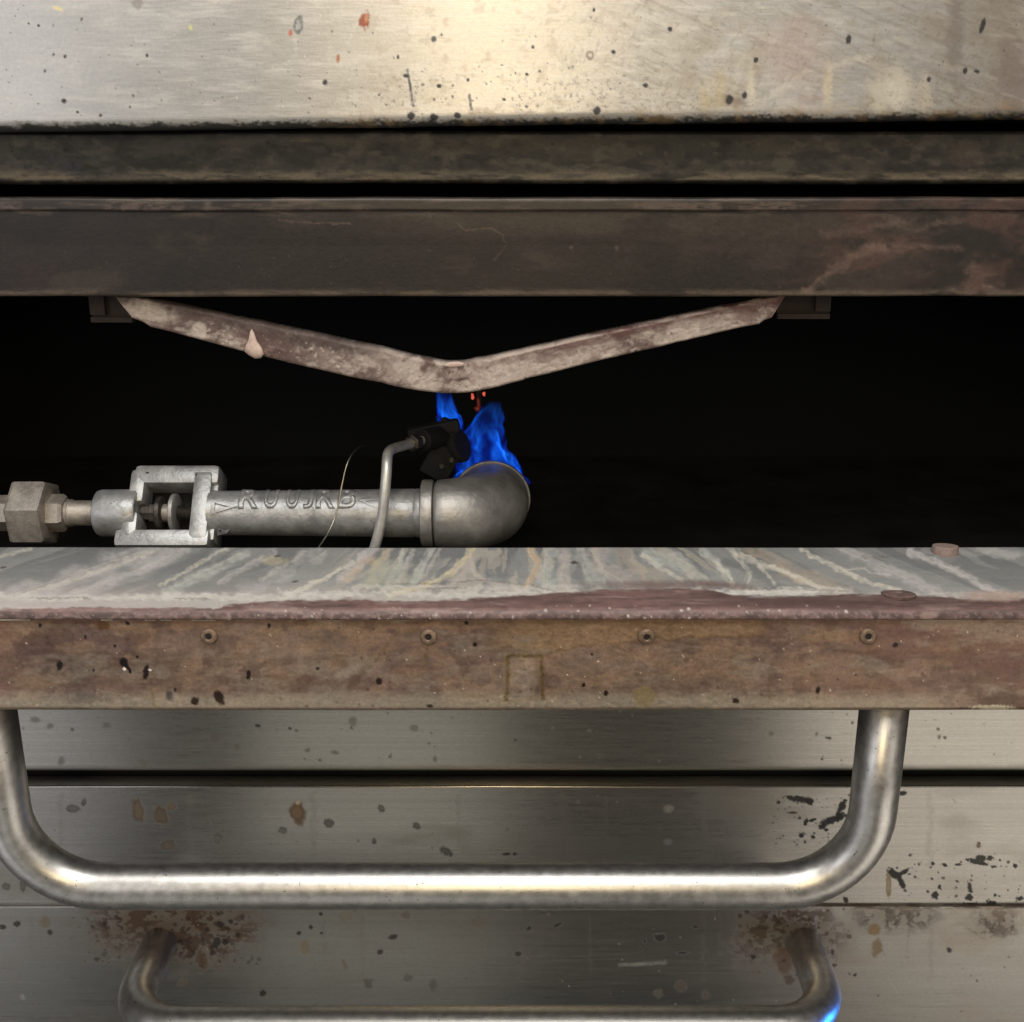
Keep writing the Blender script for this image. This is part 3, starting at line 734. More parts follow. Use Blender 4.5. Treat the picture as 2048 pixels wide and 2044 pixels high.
sf = pt.U - Kf * (pt.V - 1095) + 26 * (pt.n(60, 24, 171, 3) - 0.5)
st1 = fbm(sf / 34, pt.V / 90, 172, 4)
topz = sstep(1200, 1175, pt.V)
pt.put(sstep(0.52, 0.57, st1) * topz * 0.22, lin((200, 196, 190)), 0.55, 0)
pt.put((0.5 + 0.5 * sstep(0.50, 0.45, st1)) * topz * (0.45 + 0.3 * sstep(1160, 1110, pt.V)), lin((140, 142, 142)), 0.30, 0.25)
st2 = fbm(sf / 15, pt.V / 70, 173, 3)
pt.put(sstep(0.61, 0.65, st2) * sstep(600, 760, pt.U) * sstep(1600, 1450, pt.U) * topz * 0.4, lin((212, 198, 176)), 0.6, 0, 0.08)
C_l, C_c, C_g, C_y, C_o, C_p = lin((216, 208, 206)), lin((228, 220, 202)), lin((210, 213, 202)), lin((224, 208, 162)), lin((214, 182, 142)), lin((212, 197, 187))
for pts, w_, c_, a_ in [
    ([(330, 1094), (180, 1142), (20, 1196)], 34, C_l, .6), ([(300, 1104), (190, 1145), (60, 1188)], 8, C_c, .6), ([(380, 1094), (290, 1138), (130, 1196)], 15, C_l, .65), ([(0, 1114), (60, 1098)], 6, C_c, .6), ([(455, 1094), (400, 1126), (318, 1172)], 6, C_c, .75),
    ([(490, 1106), (410, 1146), (336, 1186)], 17, C_g, .7), ([(545, 1106), (440, 1164)], 12, C_l, .55), ([(650, 1100), (560, 1150), (480, 1186)], 22, C_l, .45), ([(610, 1104), (520, 1160)], 7, C_c, .4),
    ([(705, 1124), (640, 1160), (570, 1192)], 9, C_c, .95), ([(748, 1094), (722, 1122), (684, 1152)], 18, C_l, .8), ([(748, 1118), (712, 1142), (690, 1158)], 13, C_o, .55), ([(770, 1095), (758, 1140), (750, 1165)], 16, C_y, .45),
    ([(812, 1096), (795, 1130), (778, 1166)], 12, C_g, .7), ([(828, 1104), (806, 1138), (796, 1160)], 8, C_l, .7), ([(862, 1096), (845, 1128), (826, 1168)], 11, C_g, .75), ([(880, 1096), (866, 1124), (842, 1158)], 6, C_p, .6),
    ([(940, 1095), (934, 1112), (902, 1146), (862, 1168), (780, 1190)], 10, C_y, .9), ([(938, 1118), (950, 1150), (988, 1168), (1030, 1182)], 9, C_p, .7), ([(936, 1122), (910, 1160)], 24, C_p, .5),
    ([(1060, 1095), (1066, 1110), (1078, 1128), (1066, 1148), (1060, 1170)], 12, C_o, .85), ([(1104, 1097), (1096, 1136), (1100, 1178)], 22, C_g, .55), ([(1126, 1106), (1136, 1124), (1128, 1150), (1134, 1178)], 15, C_p, .65),
    ([(1165, 1096), (1176, 1130), (1196, 1176)], 26, C_g, .55), ([(1196, 1100), (1220, 1140), (1260, 1164)], 30, C_p, .55), ([(1252, 1096), (1272, 1130), (1310, 1160)], 30, C_o, .28), ([(1284, 1108), (1330, 1140), (1362, 1160)], 8, C_c, .75), ([(1290, 1112), (1350, 1124), (1400, 1150)], 26, C_g, .55),
    ([(1404, 1098), (1436, 1126), (1462, 1162), (1466, 1182)], 12, C_g, .7), ([(1432, 1124), (1458, 1150), (1468, 1180)], 5, C_c, .7), ([(1456, 1095), (1482, 1122), (1500, 1144), (1494, 1160)], 10, C_c, .65), ([(1474, 1110), (1560, 1140), (1640, 1176)], 10, C_c, .7),
    ([(1498, 1096), (1560, 1128), (1640, 1164), (1690, 1180)], 24, C_o, .40), ([(1518, 1132), (1536, 1152), (1550, 1168)], 6, C_c, .7), ([(1540, 1132), (1600, 1156), (1640, 1176), (1690, 1182)], 6, C_c, .8),
    ([(1602, 1094), (1620, 1110), (1670, 1134), (1706, 1152), (1745, 1168), (1800, 1182)], 8, C_c, .95), ([(1690, 1140), (1730, 1136), (1738, 1146), (1780, 1150)], 3, C_c, .6), ([(1680, 1096), (1745, 1124), (1830, 1162), (1880, 1186)], 17, C_l, .6), ([(1820, 1104), (1880, 1126), (1930, 1148), (1960, 1172), (2010, 1188)], 12, C_l, .85), ([(1960, 1094), (2030, 1114)], 12, C_l, .5), ([(1850, 1100), (2048, 1108)], 12, C_l, .3)]:
    pt.stroke(pts, w_ * 1.15, c_, a_ * 0.85, soft=0.45, ragged=1.1, h=0.1)
    if w_ > 9 and a_ > 0.5:                                     # dried rim along one side of the run
        pt.stroke([(x - w_ * 0.45, y) for x, y in pts], 2.4, C_c, a_ * 0.5, soft=0.6, ragged=1.6, h=0.08)
pt.blob(775, 1155, 62, 26, lin((190, 190, 172)), 0, .55, .7, .4); pt.blob(548, 1121, 24, 9, C_y, 0, .4)
for x0_, x1_, y_, a_ in [(0, 430, 1193, .8), (330, 700, 1192, .7), (560, 1160, 1186, .75), (700, 1150, 1174, .5), (1290, 1640, 1184, .95), (1330, 1700, 1180, .6), (1500, 2048, 1188, .45)]:
    pt.stroke([(x0_, y_), ((x0_ + x1_) / 2, y_ + 3), (x1_, y_)], 11, lin((226, 220, 210)), a_, ragged=1.6, soft=0.6, h=0.2)
for pts in ([(60, 1196), (130, 1197), (180, 1195)], [(350, 1196), (420, 1198)], [(780, 1168), (860, 1168), (960, 1160), (1000, 1164)], [(1000, 1164), (1060, 1170), (1110, 1182)], [(1160, 1180), (1190, 1172)], [(850, 1178), (930, 1176)], [(1400, 1178), (1560, 1178), (1700, 1182)], [(1720, 1115), (1800, 1113)]):
    pt.stroke(pts, 3.6, lin((112, 102, 98)), 0.5, ragged=2.2, soft=0.8)
# heat-tinted brown-red front
bxs = [0, 300, 430, 500, 700, 820, 950, 1100, 1200, 1330, 1420, 1470, 1600, 1700, 1800, 1900, 2048]
bys = [1216, 1215, 1214, 1203, 1199, 1201, 1198, 1189, 1181, 1178, 1180, 1193, 1194, 1188, 1190, 1196, 1200]
bnd = np.interp(pt.U, bxs, bys)
pk = sstep(-2.5, 3.5, pt.V - bnd + 10 * (pt.n(90, 10, 81) - 0.5) + 7 * (pt.n(16, 6, 80) - 0.5))
pt.put(pk * 0.96, lin((134, 101, 95)), 0.52, 0.1)
pt.put(pk * sstep(0.45, 0.62, pt.n(160, 9, 82)) * 0.5, lin((104, 80, 78)), 0.5)
pt.put(pk * sstep(0.52, 0.68, pt.n(90, 6, 79, 5)) * 0.5, lin((172, 146, 138)), 0.5)
pt.put(pk * sstep(0.55, 0.70, pt.n(50, 7, 77, 5)) * 0.45, lin((92, 72, 70)), 0.5)
pt.mul(1 - pk * 0.25 * (1 - 2 * pt.n(14, 8, 78, 3)))
pt.put(pk * sstep(1380, 1450, pt.U) * sstep(1216, 1206, pt.V) * 0.55, lin((100, 78, 74)), 0.5)
pt.blob(1330, 1170, 130, 8, lin((118, 88, 83)), 0, .7, .35, .8, seed=5); pt.blob(1440, 1169, 70, 5, lin((120, 90, 84)), 6, .6, .35, .8)
pt.blob(1990, 1192, 70, 10, lin((190, 158, 142)), 0, .7, .5, .5)
fr = sstep(1218, 1230, pt.V + 5 * (pt.n(20, 5, 83) - 0.5))
pt.put(fr * 0.55, lin((104, 80, 78)), 0.55)
pt.put(fr * 0.7 * sstep(0.42, 0.62, pt.n(12, 7, 84)), lin((70, 55, 54)), 0.6)
pt.put(fr * 0.45 * sstep(0.54, 0.70, pt.n(8, 5, 85)), lin((170, 148, 142)), 0.6, 0.1, 0.3)
pt.put(sstep(1234, 1242, pt.V) * 0.6, lin((70, 50, 42)), 0.6)
pt.blob(1856, 1231, 18, 7, lin((156, 128, 118)), 0, .8, .3, .3, h=.3)
pt.specks(70, 400, 1700, 1210, 1240, 0.9, 3.0, lin((214, 202, 194)), 86, amt=0.9)
for x, y in [(6, 1135), (1150, 1126), (555, 1112), (590, 1163), (1146, 1124)]: pt.blob(x, y, 7, 2.2, lin((70, 62, 60)), -8, .8)
gy = pt.c.mean(2, keepdims=True); pt.c = (gy + (pt.c - gy) * 0.9) * 0.80
me = grid_mesh('door_liner', P, *shp); pt.store(me)
M_liner = stained('streaked_liner', (2, 10, 10), 60, 0.10, 0.10, 0.25, 1.0)
dadopt(link('door_liner', me, M_liner))

# riveted strip on the door's edge, rolled under at the foot
FE = DOORF + 0.0012
zt_e, r = DOORZ - 0.0070, 0.005
prof = [(FE + 0.004, zt_e), (FE, zt_e), (FE, dz_b + r)] + arc(FE + r, dz_b + r, r, 180, 270, 6)[1:] + [(DOORB, dz_b)]
P, shp = sheet(prof[:-1] + [(FE + 0.02, dz_b)], X0, X1, 0.0007, None, None, 0.0004, 4)
pt = Paint(P, shp, lin((132, 110, 95)), 0.48, 0.3)
pt.mul(0.80 + 0.4 * pt.n(140, 50, 91))
pt.put(sstep(0.46, 0.66, pt.n(200, 60, 92)) * 0.65, lin((112, 88, 83)), 0.5)
pt.put(sstep(0.50, 0.62, pt.n(70, 26, 93)) * sstep(1390, 1260, pt.V) * 0.5, lin((156, 124, 92)), 0.5)
pt.put(sstep(0.52, 0.6, pt.n(110, 40, 94)) * 0.45, lin((92, 75, 64)), 0.55)
pt.put(sstep(0.5, 0.7, pt.n(200, 9, 95)) * 0.16, lin((152, 136, 118)), 0.4)
pt.mul(0.78 + 0.44 * pt.n(36, 26, 90, 5))
pt.put(sstep(0.52, 0.66, pt.n(55, 34, 89, 5)) * 0.45, lin((150, 122, 96)), 0.5)
pt.put(sstep(0.56, 0.68, pt.n(46, 40, 88, 5)) * 0.45, lin((94, 74, 70)), 0.5)
tanb = 1288 + 30 * (fbm(pt.U / 45, pt.U * 0, 96, 4) - 0.5) + 14 * np.sin(pt.U / 130)
pt.put(sstep(4, -3, pt.V - tanb) * sstep(950, 1050, pt.U) * sstep(1560, 1500, pt.U) * 0.6, lin((156, 126, 90)), 0.5)
pt.put(sstep(5, 0, np.abs(pt.V - tanb)) * sstep(950, 1050, pt.U) * 0.4, lin((104, 80, 54)), 0.55)
pt.put(sstep(1560, 1750, pt.U) * sstep(0.42, 0.62, pt.n(180, 70, 97)) * 0.55, lin((122, 92, 80)), 0.5)
pt.put(sstep(0.0, 1, (60 - pt.U) / 60) * 0.4, lin((130, 96, 84)), 0.5)
low = sstep(1376, 1402, pt.V + 12 * (pt.n(60, 12, 98) - 0.5)) * sstep(1960, 1800, pt.U)
pt.put(low * 0.5, lin((172, 162, 140)), 0.5, 0.3)
pt.put(sstep(1413, 1421, pt.V + 5 * (pt.n(20, 5, 99) - 0.5)) * 0.6, lin((84, 70, 52)), 0.6)
pt.put(sstep(1254, 1243, pt.V) * 0.45, lin((100, 74, 54)), 0.6)
pt.put(sstep(0.54, 0.66, pt.n(170, 46, 103, 5)) * sstep(0.42, 0.6, pt.n(40, 22, 104)) * 0.35, lin((158, 146, 128)), 0.42, 0.45)
# old run marks
for pts, w_, a_ in [([(838, 1262), (800, 1264), (778, 1284), (752, 1322)], 8, .6), ([(838, 1262), (858, 1290), (852, 1322), (846, 1340)], 9, .55), ([(1538, 1336), (1540, 1398)], 5, .5), ([(1632, 1340), (1634, 1398)], 5, .4), ([(304, 1378), (306, 1410)], 7, .6), ([(1016, 1310), (1016, 1355), (1012, 1400)], 9, .6), ([(1018, 1312), (1080, 1312), (1086, 1340), (1086, 1390)], 8, .7), ([(1070, 1340), (1072, 1366)], 12, .5), ([(1000, 1404), (1080, 1398)], 8, .4), ([(1905, 1260), (1930, 1310), (1950, 1330)], 4, .35), ([(1010, 1300), (1012, 1370)], 5, .4)]:
    pt.stroke(pts, w_, lin((98, 80, 50)), a_, ragged=0.8)
pt.blob(1048, 1350, 26, 34, lin((160, 150, 132)), 0, .28, .5, .5); pt.blob(1288, 1394, 22, 22, lin((112, 98, 66)), 0, .85, .25, .25)
pt.blob(205, 1250, 15, 10, lin((84, 58, 34)), 15, .9); pt.blob(175, 1395, 46, 12, lin((88, 82, 76)), 0, .7, .6); pt.blob(700, 1342, 34, 9, lin((160, 148, 132)), -25, .3, .7, .7); pt.blob(2020, 1405, 60, 20, lin((92, 72, 62)), 0, .8, .5); pt.blob(1985, 1415, 40, 5, lin((190, 180, 150)), 0, .7, .5)
for (x, y, a, b, ro) in [(119, 1331, 6, 11, 0), (248, 1325, 8.5, 13, -20), (259, 1340, 3.5, 8, -15), (292, 1345, 6.5, 15, 8), (497, 1350, 5, 9, 5), (438, 1396, 10, 17, -22), (390, 1402, 8, 9, 10), (275, 1314, 3.5, 3, 0), (80, 1251, 4, 5, 0), (255, 1246, 5, 3, 30), (538, 1251, 3.4, 5, 0), (635, 1337, 4, 4, 0), (758, 1362, 7, 8, 0), (950, 1289, 5, 4.5, 0), (933, 1246, 5, 3.6, 0), (1636, 1380, 4.5, 8, 10), (1472, 1402, 7, 6, 0), (1212, 1386, 5.5, 6, 0), (1167, 1370, 4, 4.5, 0), (1184, 1309, 3, 3, 0), (1790, 1290, 6, 5, -20), (230, 1292, 3.6, 3, 0), (171, 1274, 2.6, 4, 0), (350, 1380, 3, 4, 0), (860, 1412, 7, 3.6, 0), (187, 1341, 3, 4, 0)]:
    pt.blob(x, y, a, b, lin((36, 30, 28)), ro, 0.92, 0.35, 0.25, 0.45, 0.0, 0.3)
pt.blob(341, 1392, 10.5, 13, lin((120, 110, 102)), 0, .9, .3, .3); pt.blob(338, 1390, 7, 10, lin((66, 60, 56)), 0, .8)
pt.blob(249, 1338, 3, 3, lin((220, 210, 200)), 0, 1); pt.blob(300, 1340, 3, 2, lin((220, 210, 200)), 0, 1)
pt.specks(170, 0, 2048, 1244, 1416, 0.8, 3.4, lin((62, 48, 38)), 101, amt=0.75)
pt.specks(120, 0, 2048, 1244, 1416, 0.6, 1.8, lin((206, 192, 172)), 102, amt=0.9)
pt.stroke([(1016, 1312), (1084, 1312), (1086, 1396)], 7, lin((78, 64, 38)), 0.8, ragged=0.9)
pt.stroke([(1016, 1312), (1014, 1400)], 7, lin((86, 70, 44)), 0.7, ragged=0.9)
gy = pt.c.mean(2, keepdims=True); pt.c = (gy + (pt.c - gy) * 0.80) * 1.25; pt.m = pt.m * 1.7; pt.r = pt.r - 0.10; pt.c = np.clip(pt.c.mean() + (pt.c - pt.c.mean()) * 1.18, 0, 1)
me = grid_mesh('edge_strip', P, *shp); pt.store(me)
dadopt(link('edge_strip', me, M_iron))
# bright bare metal showing where the strip has worn at its top edge
for a, b_ in [(0, 62), (202, 226), (290, 312), (322, 344), (384, 432)]:
    p0, p1 = at(a, 1238, DOORF), at(b_, 1238, DOORF)
    dadopt(box('worn_edge', ((p0.x + p1.x) / 2, DOORF + 0.0002, zt_e + 0.0002), (p1.x - p0.x, 0.0022, 0.0011), M_wire, bevel=0.0004))
# under face
dadopt(box('door_back', (0, (DOORF + 0.021 + DOORB) / 2, dz_b + 0.002), (X1 - X0, DOORB - DOORF - 0.023, 0.004), M_soot))
# rivets: domed ring with a bore
for u, v in [(418, 1272), (857, 1273), (1293, 1272), (1736, 1272)]:
    c = at(u, v, FE)
    R = 0.0056
    pr = [(0.0006, R), (-0.0006, R * 0.99), (-0.0016, R * 0.88), (-0.0022, R * 0.68), (-0.0022, R * 0.46), (-0.0014, R * 0.34)]
    tilt = Vector((0.08 * math.sin(u * 1.3), 1, 0.09 * math.cos(u * 0.7)))
    rv = lathe('rivet', pr, c, tilt, M_rivet, None, 28, True, 0.0, False); dadopt(rv)
    lathe('rivet_bore_plug', [(-0.0014, R * 0.345), (-0.0009, R * 0.345)], c, (0, 1, 0), M_hole, None, 16)
    bo = bpy.context.scene.objects[-1] if False else [o for o in COL.objects if o.name.startswith('rivet_bore_plug')][-1]
    bo.name = 'rivet_bore'; dadopt(bo)
# ceramic stud at the hinge edge and flat screw head near the front
c = at(1890, 1105, DOORB - 0.012); c.z = DOORZ
dadopt(lathe('stud', [(-0.002, 0.0088), (0.0045, 0.0090), (0.0053, 0.0085), (0.0055, 0.006), (0.0052, 0.0)], c, (0, 0.12, 0.99), M_stud, None, 28))
c = at(1796, 1187, 0.0); 
Fs = (EYE - DOORZ) / math.tan(PITCH + math.atan((1189 - 1022) / FPX)); c = at(1797, 1189, Fs); c.z = DOORZ
dadopt(lathe('screw_head', [(-0.0012, 0.0104), (0.0005, 0.0108), (0.0009, 0.0100), (0.0010, 0.004), (0.0004, 0.0035), (0.0004, 0.0)], c, (0, 0.13, 0.99), simple('brown_screw', lin((92, 74, 70)), lin((124, 104, 98)), (0.5, 0.7), 0.2, 200), None, 32))

# handle: round bar bent to a U, hung from the door's outer face
HT = 0.0160
def handle_path(HW, HL, HR):
    """U in local axes: x along, q away from the door"""
    p = [(-HW, -0.006), (-HW, HL - HR)]
    for k in range(1, 13):
        a = math.pi / 2 * k / 12
        p.append((-HW + HR * (1 - math.cos(a)), HL - HR + HR * math.sin(a)))
    n = 10
    for k in range(1, n): p.append((-HW + HR + (2 * (HW - HR)) * k / n, HL))
    for k in range(0, 13):
        a = math.pi / 2 * k / 12
        p.append((HW - HR + HR * math.sin(a), HL - HR + HR * math.cos(a)))
    p.append((HW, -0.006))
    return p
hx = at(876, 1500, 0.66).x
h1 = sweep('handle', [(x + hx, 0.661 + 0.002, dz_b - q) for x, q in handle_path(0.2985, 0.152, 0.062)], HT, M_handle, None, 40)
dadopt(h1)

# ---- lower oven: steel front above a closed door with the same handle
lo = thing('lower_oven', 'lower stainless oven front with rust-stained closed door and bar handle', 'oven', (0, FP, EYE - 0.8))
FB = FP
ztB, zbB = zat(1572, FB), zat(1812, FB) - 0.012
r = 0.002
prof = [(FB + 0.016, ztB + 0.0004)] + arc(FB + r, ztB - r, r, 90, 180, 5) + [(FB, zbB)]
P, shp = sheet(prof, X0, X1, 0.0009, None, None, 0.0004, 6)
pt = Paint(P, shp, lin((160, 157, 151)), 0.29, 0.93)
steel_base(pt, 111)
for (x, y, a, b, ro, c) in [(276, 1620, 11, 24, -8, (112, 92, 64)), (322, 1632, 13, 19, -25, (100, 76, 46)), (342, 1612, 9, 8, 0, (112, 96, 70)), (336, 1690, 16, 11, -8, (108, 92, 66)), (596, 1626, 15, 21, 0, (122, 88, 48)), (435, 1676, 9, 10, 0, (112, 108, 100)), (565, 1661, 8, 6, 10, (110, 108, 100)), (658, 1647, 8, 10, -30, (92, 90, 84)), (763, 1617, 6, 8, -20, (100, 94, 82)), (833, 1652, 8, 6, 30, (86, 84, 78)), (748, 1682, 4, 6, 0, (90, 84, 76)), (893, 1703, 14, 7, 30, (84, 82, 76)), (145, 1617, 12, 8, 0, (120, 114, 108)), (168, 1605, 4, 7, 15, (100, 96, 92)), (1338, 1618, 9, 7, 0, (140, 138, 126)), (1336, 1684, 8, 7, 0, (128, 128, 120)), (1450, 1660, 6, 5, 0, (120, 112, 96)), (12, 1773, 8, 7, 0, (100, 98, 96)), (46, 1772, 6, 10, 0, (88, 88, 86)), (1777, 1770, 5, 24, 0, (160, 140, 104)), (1957, 1690, 4, 6, 0, (110, 84, 58))]:
    pt.blob(x, y, a, b, lin(c), ro, 0.75, 0.45, 0.3, 0.45, 0.2, 0.1)
    pt.blob(x, y, a, b, lin([q * 0.7 for q in c]), ro, 0.5, 0.45, 0.25, 0.5, 0.2, 0.1, ring=0.25)
pt.blob(596, 1605, 5, 5, lin((190, 180, 160)), 0, .9)
BL = lin((18, 18, 17))
def chip(cx, cy, rx, ry, rot, cut, sd):
    R = max(rx, ry) * 1.5
    sl = pt.window(cx - R, cx + R, cy - R, cy + R)
    if sl is None: return
    U, V = pt.U[sl] - cx, pt.V[sl] - cy
    ca, sa = math.cos(math.radians(rot)), math.sin(math.radians(rot))
    a, b = (U * ca + V * sa) / rx, (-U * sa + V * ca) / ry
    f = fbm(pt.U[sl] / 11, pt.V[sl] / 7, sd, 4) + 0.35 * (1 - np.sqrt(a * a + b * b))
    m = sstep(cut, cut + 0.03, f) * (np.sqrt(a * a + b * b) < 1.4)
    pt.put(m * 0.95, BL, 0.45, 0.0, -0.3, sl)
for x, y, a, b, ro in [(1598, 1598, 28, 6, 8), (1618, 1603, 9, 5, 30), (1557, 1604, 3.6, 3.6, 0), (1664, 1640, 26, 7, -18), (1685, 1612, 6, 13, 25), (1646, 1652, 9, 5, -20), (1680, 1632, 10, 9, 0), (1585, 1625, 9, 2.4, 0), (1612, 1645, 4, 8, 20), (1624, 1640, 8, 3, -15), (1603, 1670, 4, 5, 0), (1626, 1674, 3.5, 4, 0), (1653, 1660, 4, 3, 0), (1600, 1636, 3, 3, 0), (1806, 1586, 7, 5, -20),
                       (1787, 1748, 18, 7, 42), (1803, 1765, 5, 15, -22), (1806, 1745, 14, 4, -32), (1955, 1724, 20, 5, 12), (1962, 1716, 9, 6, 0), (1980, 1716, 6, 5, 0), (1866, 1727, 3, 4, 0), (1890, 1730, 5, 3, 20), (1917, 1729, 7, 2, 0), (1988, 1733, 6, 2.6, 0), (2030, 1732, 4, 4, 30), (1870, 1790, 6, 8, -30), (1879, 1774, 3.5, 4, 0), (1938, 1795, 8, 6, 0), (1940, 1776, 4, 12, -15), (1692, 1800, 5, 8, -20), (2040, 1797, 8, 4, 0), (1984, 1806, 14, 5, 10), (1950, 1809, 22, 3, 8), (1905, 1812, 18, 3, 0), (1880, 1812, 26, 2.6, 0), (1990, 1790, 3, 3, 0), (1013, 1708, 8, 3, 0), (1030, 1708, 4, 3, 0)]:
    pt.blob(x, y, a, b, BL, ro, 0.96, 0.6, 0.18, 0.45, 0.0, -0.25)
pt.specks(70, 1540, 1700, 1590, 1690, 0.8, 2.6, BL, 113); pt.specks(70, 1780, 2048, 1700, 1812, 0.8, 3, lin((60, 44, 32)), 114)
pt.specks(80, 40, 1500, 1580, 1800, 0.8, 3.0, lin((84, 78, 70)), 112, amt=0.55)
pt.put(sstep(0.52, 0.75, pt.n(220, 80, 115, 4)) * 0.25, lin((128, 120, 102)), 0.5, 0.7)
for q_ in range(10):
    xq = 120 + q_ * 190 + 70 * math.sin(q_ * 1.7)
    pt.stroke([(xq, 1590), (xq + 3, 1640 + 30 * (q_ % 3)), (xq, 1690 + 40 * (q_ % 2))], 6 + 4 * (q_ % 2), lin((122, 114, 98)), 0.12, soft=0.9, ragged=1.4, metal=0.6)
pt.stroke([(400, 1671), (440, 1671)], 2, lin((70, 68, 66)), .7); pt.stroke([(1906, 1598), (1911, 1604)], 3, lin((220, 216, 206)), .9)
me = grid_mesh('fascia', P, *shp); pt.store(me)
adopt(link('fascia', me, M_steel), lo)

FC = FP - 0.0035
ztC = zat(1813, FC)
r = 0.0012
prof = [(FB + 0.0005, ztC)] + arc(FC + r, ztC - r, r, 90, 180, 4) + [(FC, ztC - 0.30)]
P, shp = sheet(prof, X0, X1, 0.0009, (EYE - 0.80, 9))
pt = Paint(P, shp, lin((156, 154, 148)), 0.31, 0.92)
steel_base(pt, 121)
for (cx, cy, rx, ry, am) in [(320, 1835, 190, 55, .9), (400, 1880, 120, 90, .75), (250, 1860, 90, 70, .6), (470, 1850, 90, 60, .5), (1570, 1850, 110, 70, .8), (1620, 1880, 90, 80, .5), (1790, 1835, 120, 40, .45), (1990, 1845, 70, 46, .5), (1500, 1890, 60, 80, .5)]:
    d = np.hypot((pt.U - cx) / rx, (pt.V - cy) / ry)
    n = pt.n(30, 24, 122, 5)
    m = sstep(1.1, 0.1, d + 0.9 * (n - 0.5))
    pt.put(m * am * 0.7, lin((104, 84, 58)), 0.5, 0.15)
    m2 = sstep(0.49, 0.58, pt.n(14, 11, 123, 4)) * sstep(1.0, 0.35, d)
    pt.put(m2 * am * 0.95, lin((66, 40, 22)), 0.6, 0.0, 0.1)
    m3 = sstep(0.60, 0.66, pt.n(9, 8, 124, 4)) * sstep(0.9, 0.3, d)
    pt.put(m3 * am * 0.9, lin((34, 21, 16)), 0.6, 0.0, 0.1)
pt.put(sstep(1600, 1750, pt.U) * sstep(0.45, 0.7, pt.n(160, 60, 125)) * 0.4, lin((160, 142, 122)), 0.5, 0.4)
for (x, y, a, b, ro) in [(100, 1864, 5, 6, 0), (441, 1849, 8, 7, -10), (462, 1843, 5, 5, 0), (622, 1854, 4, 4, 0), (598, 1866, 5, 3.6, -15), (642, 1828, 4, 4, 0), (643, 1866, 3, 2.6, 0), (786, 1874, 9, 5, -15), (760, 1904, 6, 5, 0), (433, 1886, 8, 11, 20), (450, 1884, 8, 6, 0), (526, 1986, 7, 6, -20), (476, 1869, 4, 4, 0), (1320, 1875, 13, 8, -5), (1115, 1850, 10, 4, -25), (1057, 1857, 6, 4, -30), (1289, 1882, 3.5, 5, 0), (1365, 1906, 12, 3, 0), (1036, 1908, 7, 6, 20), (1391, 1854, 5, 4, 0), (34, 1848, 8, 5, -15), (5, 1854, 7, 5, 0), (1665, 1904, 3.5, 6, 0), (1898, 1900, 5, 5, 0), (1506, 1914, 6, 5, 0), (1282, 1898, 3, 3, 0), (1710, 1950, 3, 4, 30)]:
    pt.blob(x, y, a, b, lin((30, 24, 22)), ro, 0.9, 0.4, 0.25, 0.5, 0, 0.2)
for (x, y, a, b, ro, c) in [(386, 1888, 13, 17, 10, (72, 50, 34)), (404, 1922, 9, 18, -20, (88, 66, 46)), (736, 1967, 9, 10, 0, (92, 90, 82)), (690, 1832, 12, 10, 0, (132, 126, 110)), (812, 1830, 9, 7, 0, (110, 104, 92)), (962, 1845, 16, 11, 15, (116, 108, 96)), (816, 1955, 9, 8, 20, (96, 92, 84)), (866, 1970, 9, 12, 0, (100, 98, 90)), (690, 1930, 4, 12, -25, (116, 108, 92)), (1748, 1858, 12, 12, 0, (140, 108, 60)), (1754, 1895, 11, 17, 15, (128, 104, 66)), (1565, 1920, 16, 30, -12, (96, 64, 42)), (1578, 1960, 12, 9, 0, (84, 60, 42)), (1362, 1972, 11, 10, 0, (96, 78, 62)), (1316, 1986, 9, 9, 0, (110, 100, 84)), (1412, 1990, 8, 9, 0, (108, 96, 82)), (365, 1965, 12, 6, -30, (96, 84, 62)), (90, 1842, 10, 12, 0, (124, 112, 88)), (610, 1895, 9, 16, 0, (132, 118, 92)), (45, 1994, 6, 6, 0, (150, 150, 150))]:
    pt.blob(x, y, a, b, lin(c), ro, 0.75, 0.45, 0.3, 0.5, 0.15, 0.1)
pt.specks(120, 0, 2048, 1815, 2044, 0.8, 3.0, lin((70, 56, 46)), 126, amt=0.6)
pt.specks(130, 170, 520, 1815, 1930, 1.0, 5.5, lin((42, 27, 18)), 129, amt=0.9, ragged=0.6)
pt.specks(80, 1480, 1700, 1815, 1950, 1.0, 5.0, lin((48, 32, 22)), 130, amt=0.85, ragged=0.6)
pt.put(sstep(0.5, 0.72, pt.n(180, 90, 131, 4)) * 0.12, lin((128, 118, 98)), 0.5, 0.6)
for q_ in range(14):
    xq = 60 + q_ * 143 + 60 * math.sin(q_ * 2.3)
    pt.stroke([(xq, 1830), (xq + 4, 1870 + 40 * (q_ % 3)), (xq + 2, 1900 + 60 * (q_ % 2))], 5 + 3 * (q_ % 2), lin((116, 106, 88)), 0.14, soft=0.9, ragged=1.4, metal=0.5)
pt.specks(60, 0, 2048, 1815, 2044, 0.6, 1.6, lin((200, 196, 188)), 127)
pt.stroke([(1240, 1930), (1330, 1926)], 7, lin((150, 146, 134)), .5); pt.stroke([(1775, 1950), (1800, 1994)], 2, lin((176, 168, 150)), .5)
pt.put(sstep(1820, 1813, pt.V) * sstep(0.45, 0.6, pt.n(30, 5, 128)) * sstep(1500, 1700, pt.U) * 0.8, lin((64, 46, 34)), 0.6, 0)
me = grid_mesh('closed_door', P, *shp); pt.store(me)
cd = adopt(link('closed_door', me, M_steel), lo)
hz = at(963, 1880, FP).z; hx2 = at(964, 1880, FP).x
h2 = sweep('handle', [(x + hx2, FC - q, hz) for x, q in handle_path(0.2985, 0.104, 0.048)], HT, M_handle, None, 40)
h2.parent = cd; h2.location = (0, 0, 0)
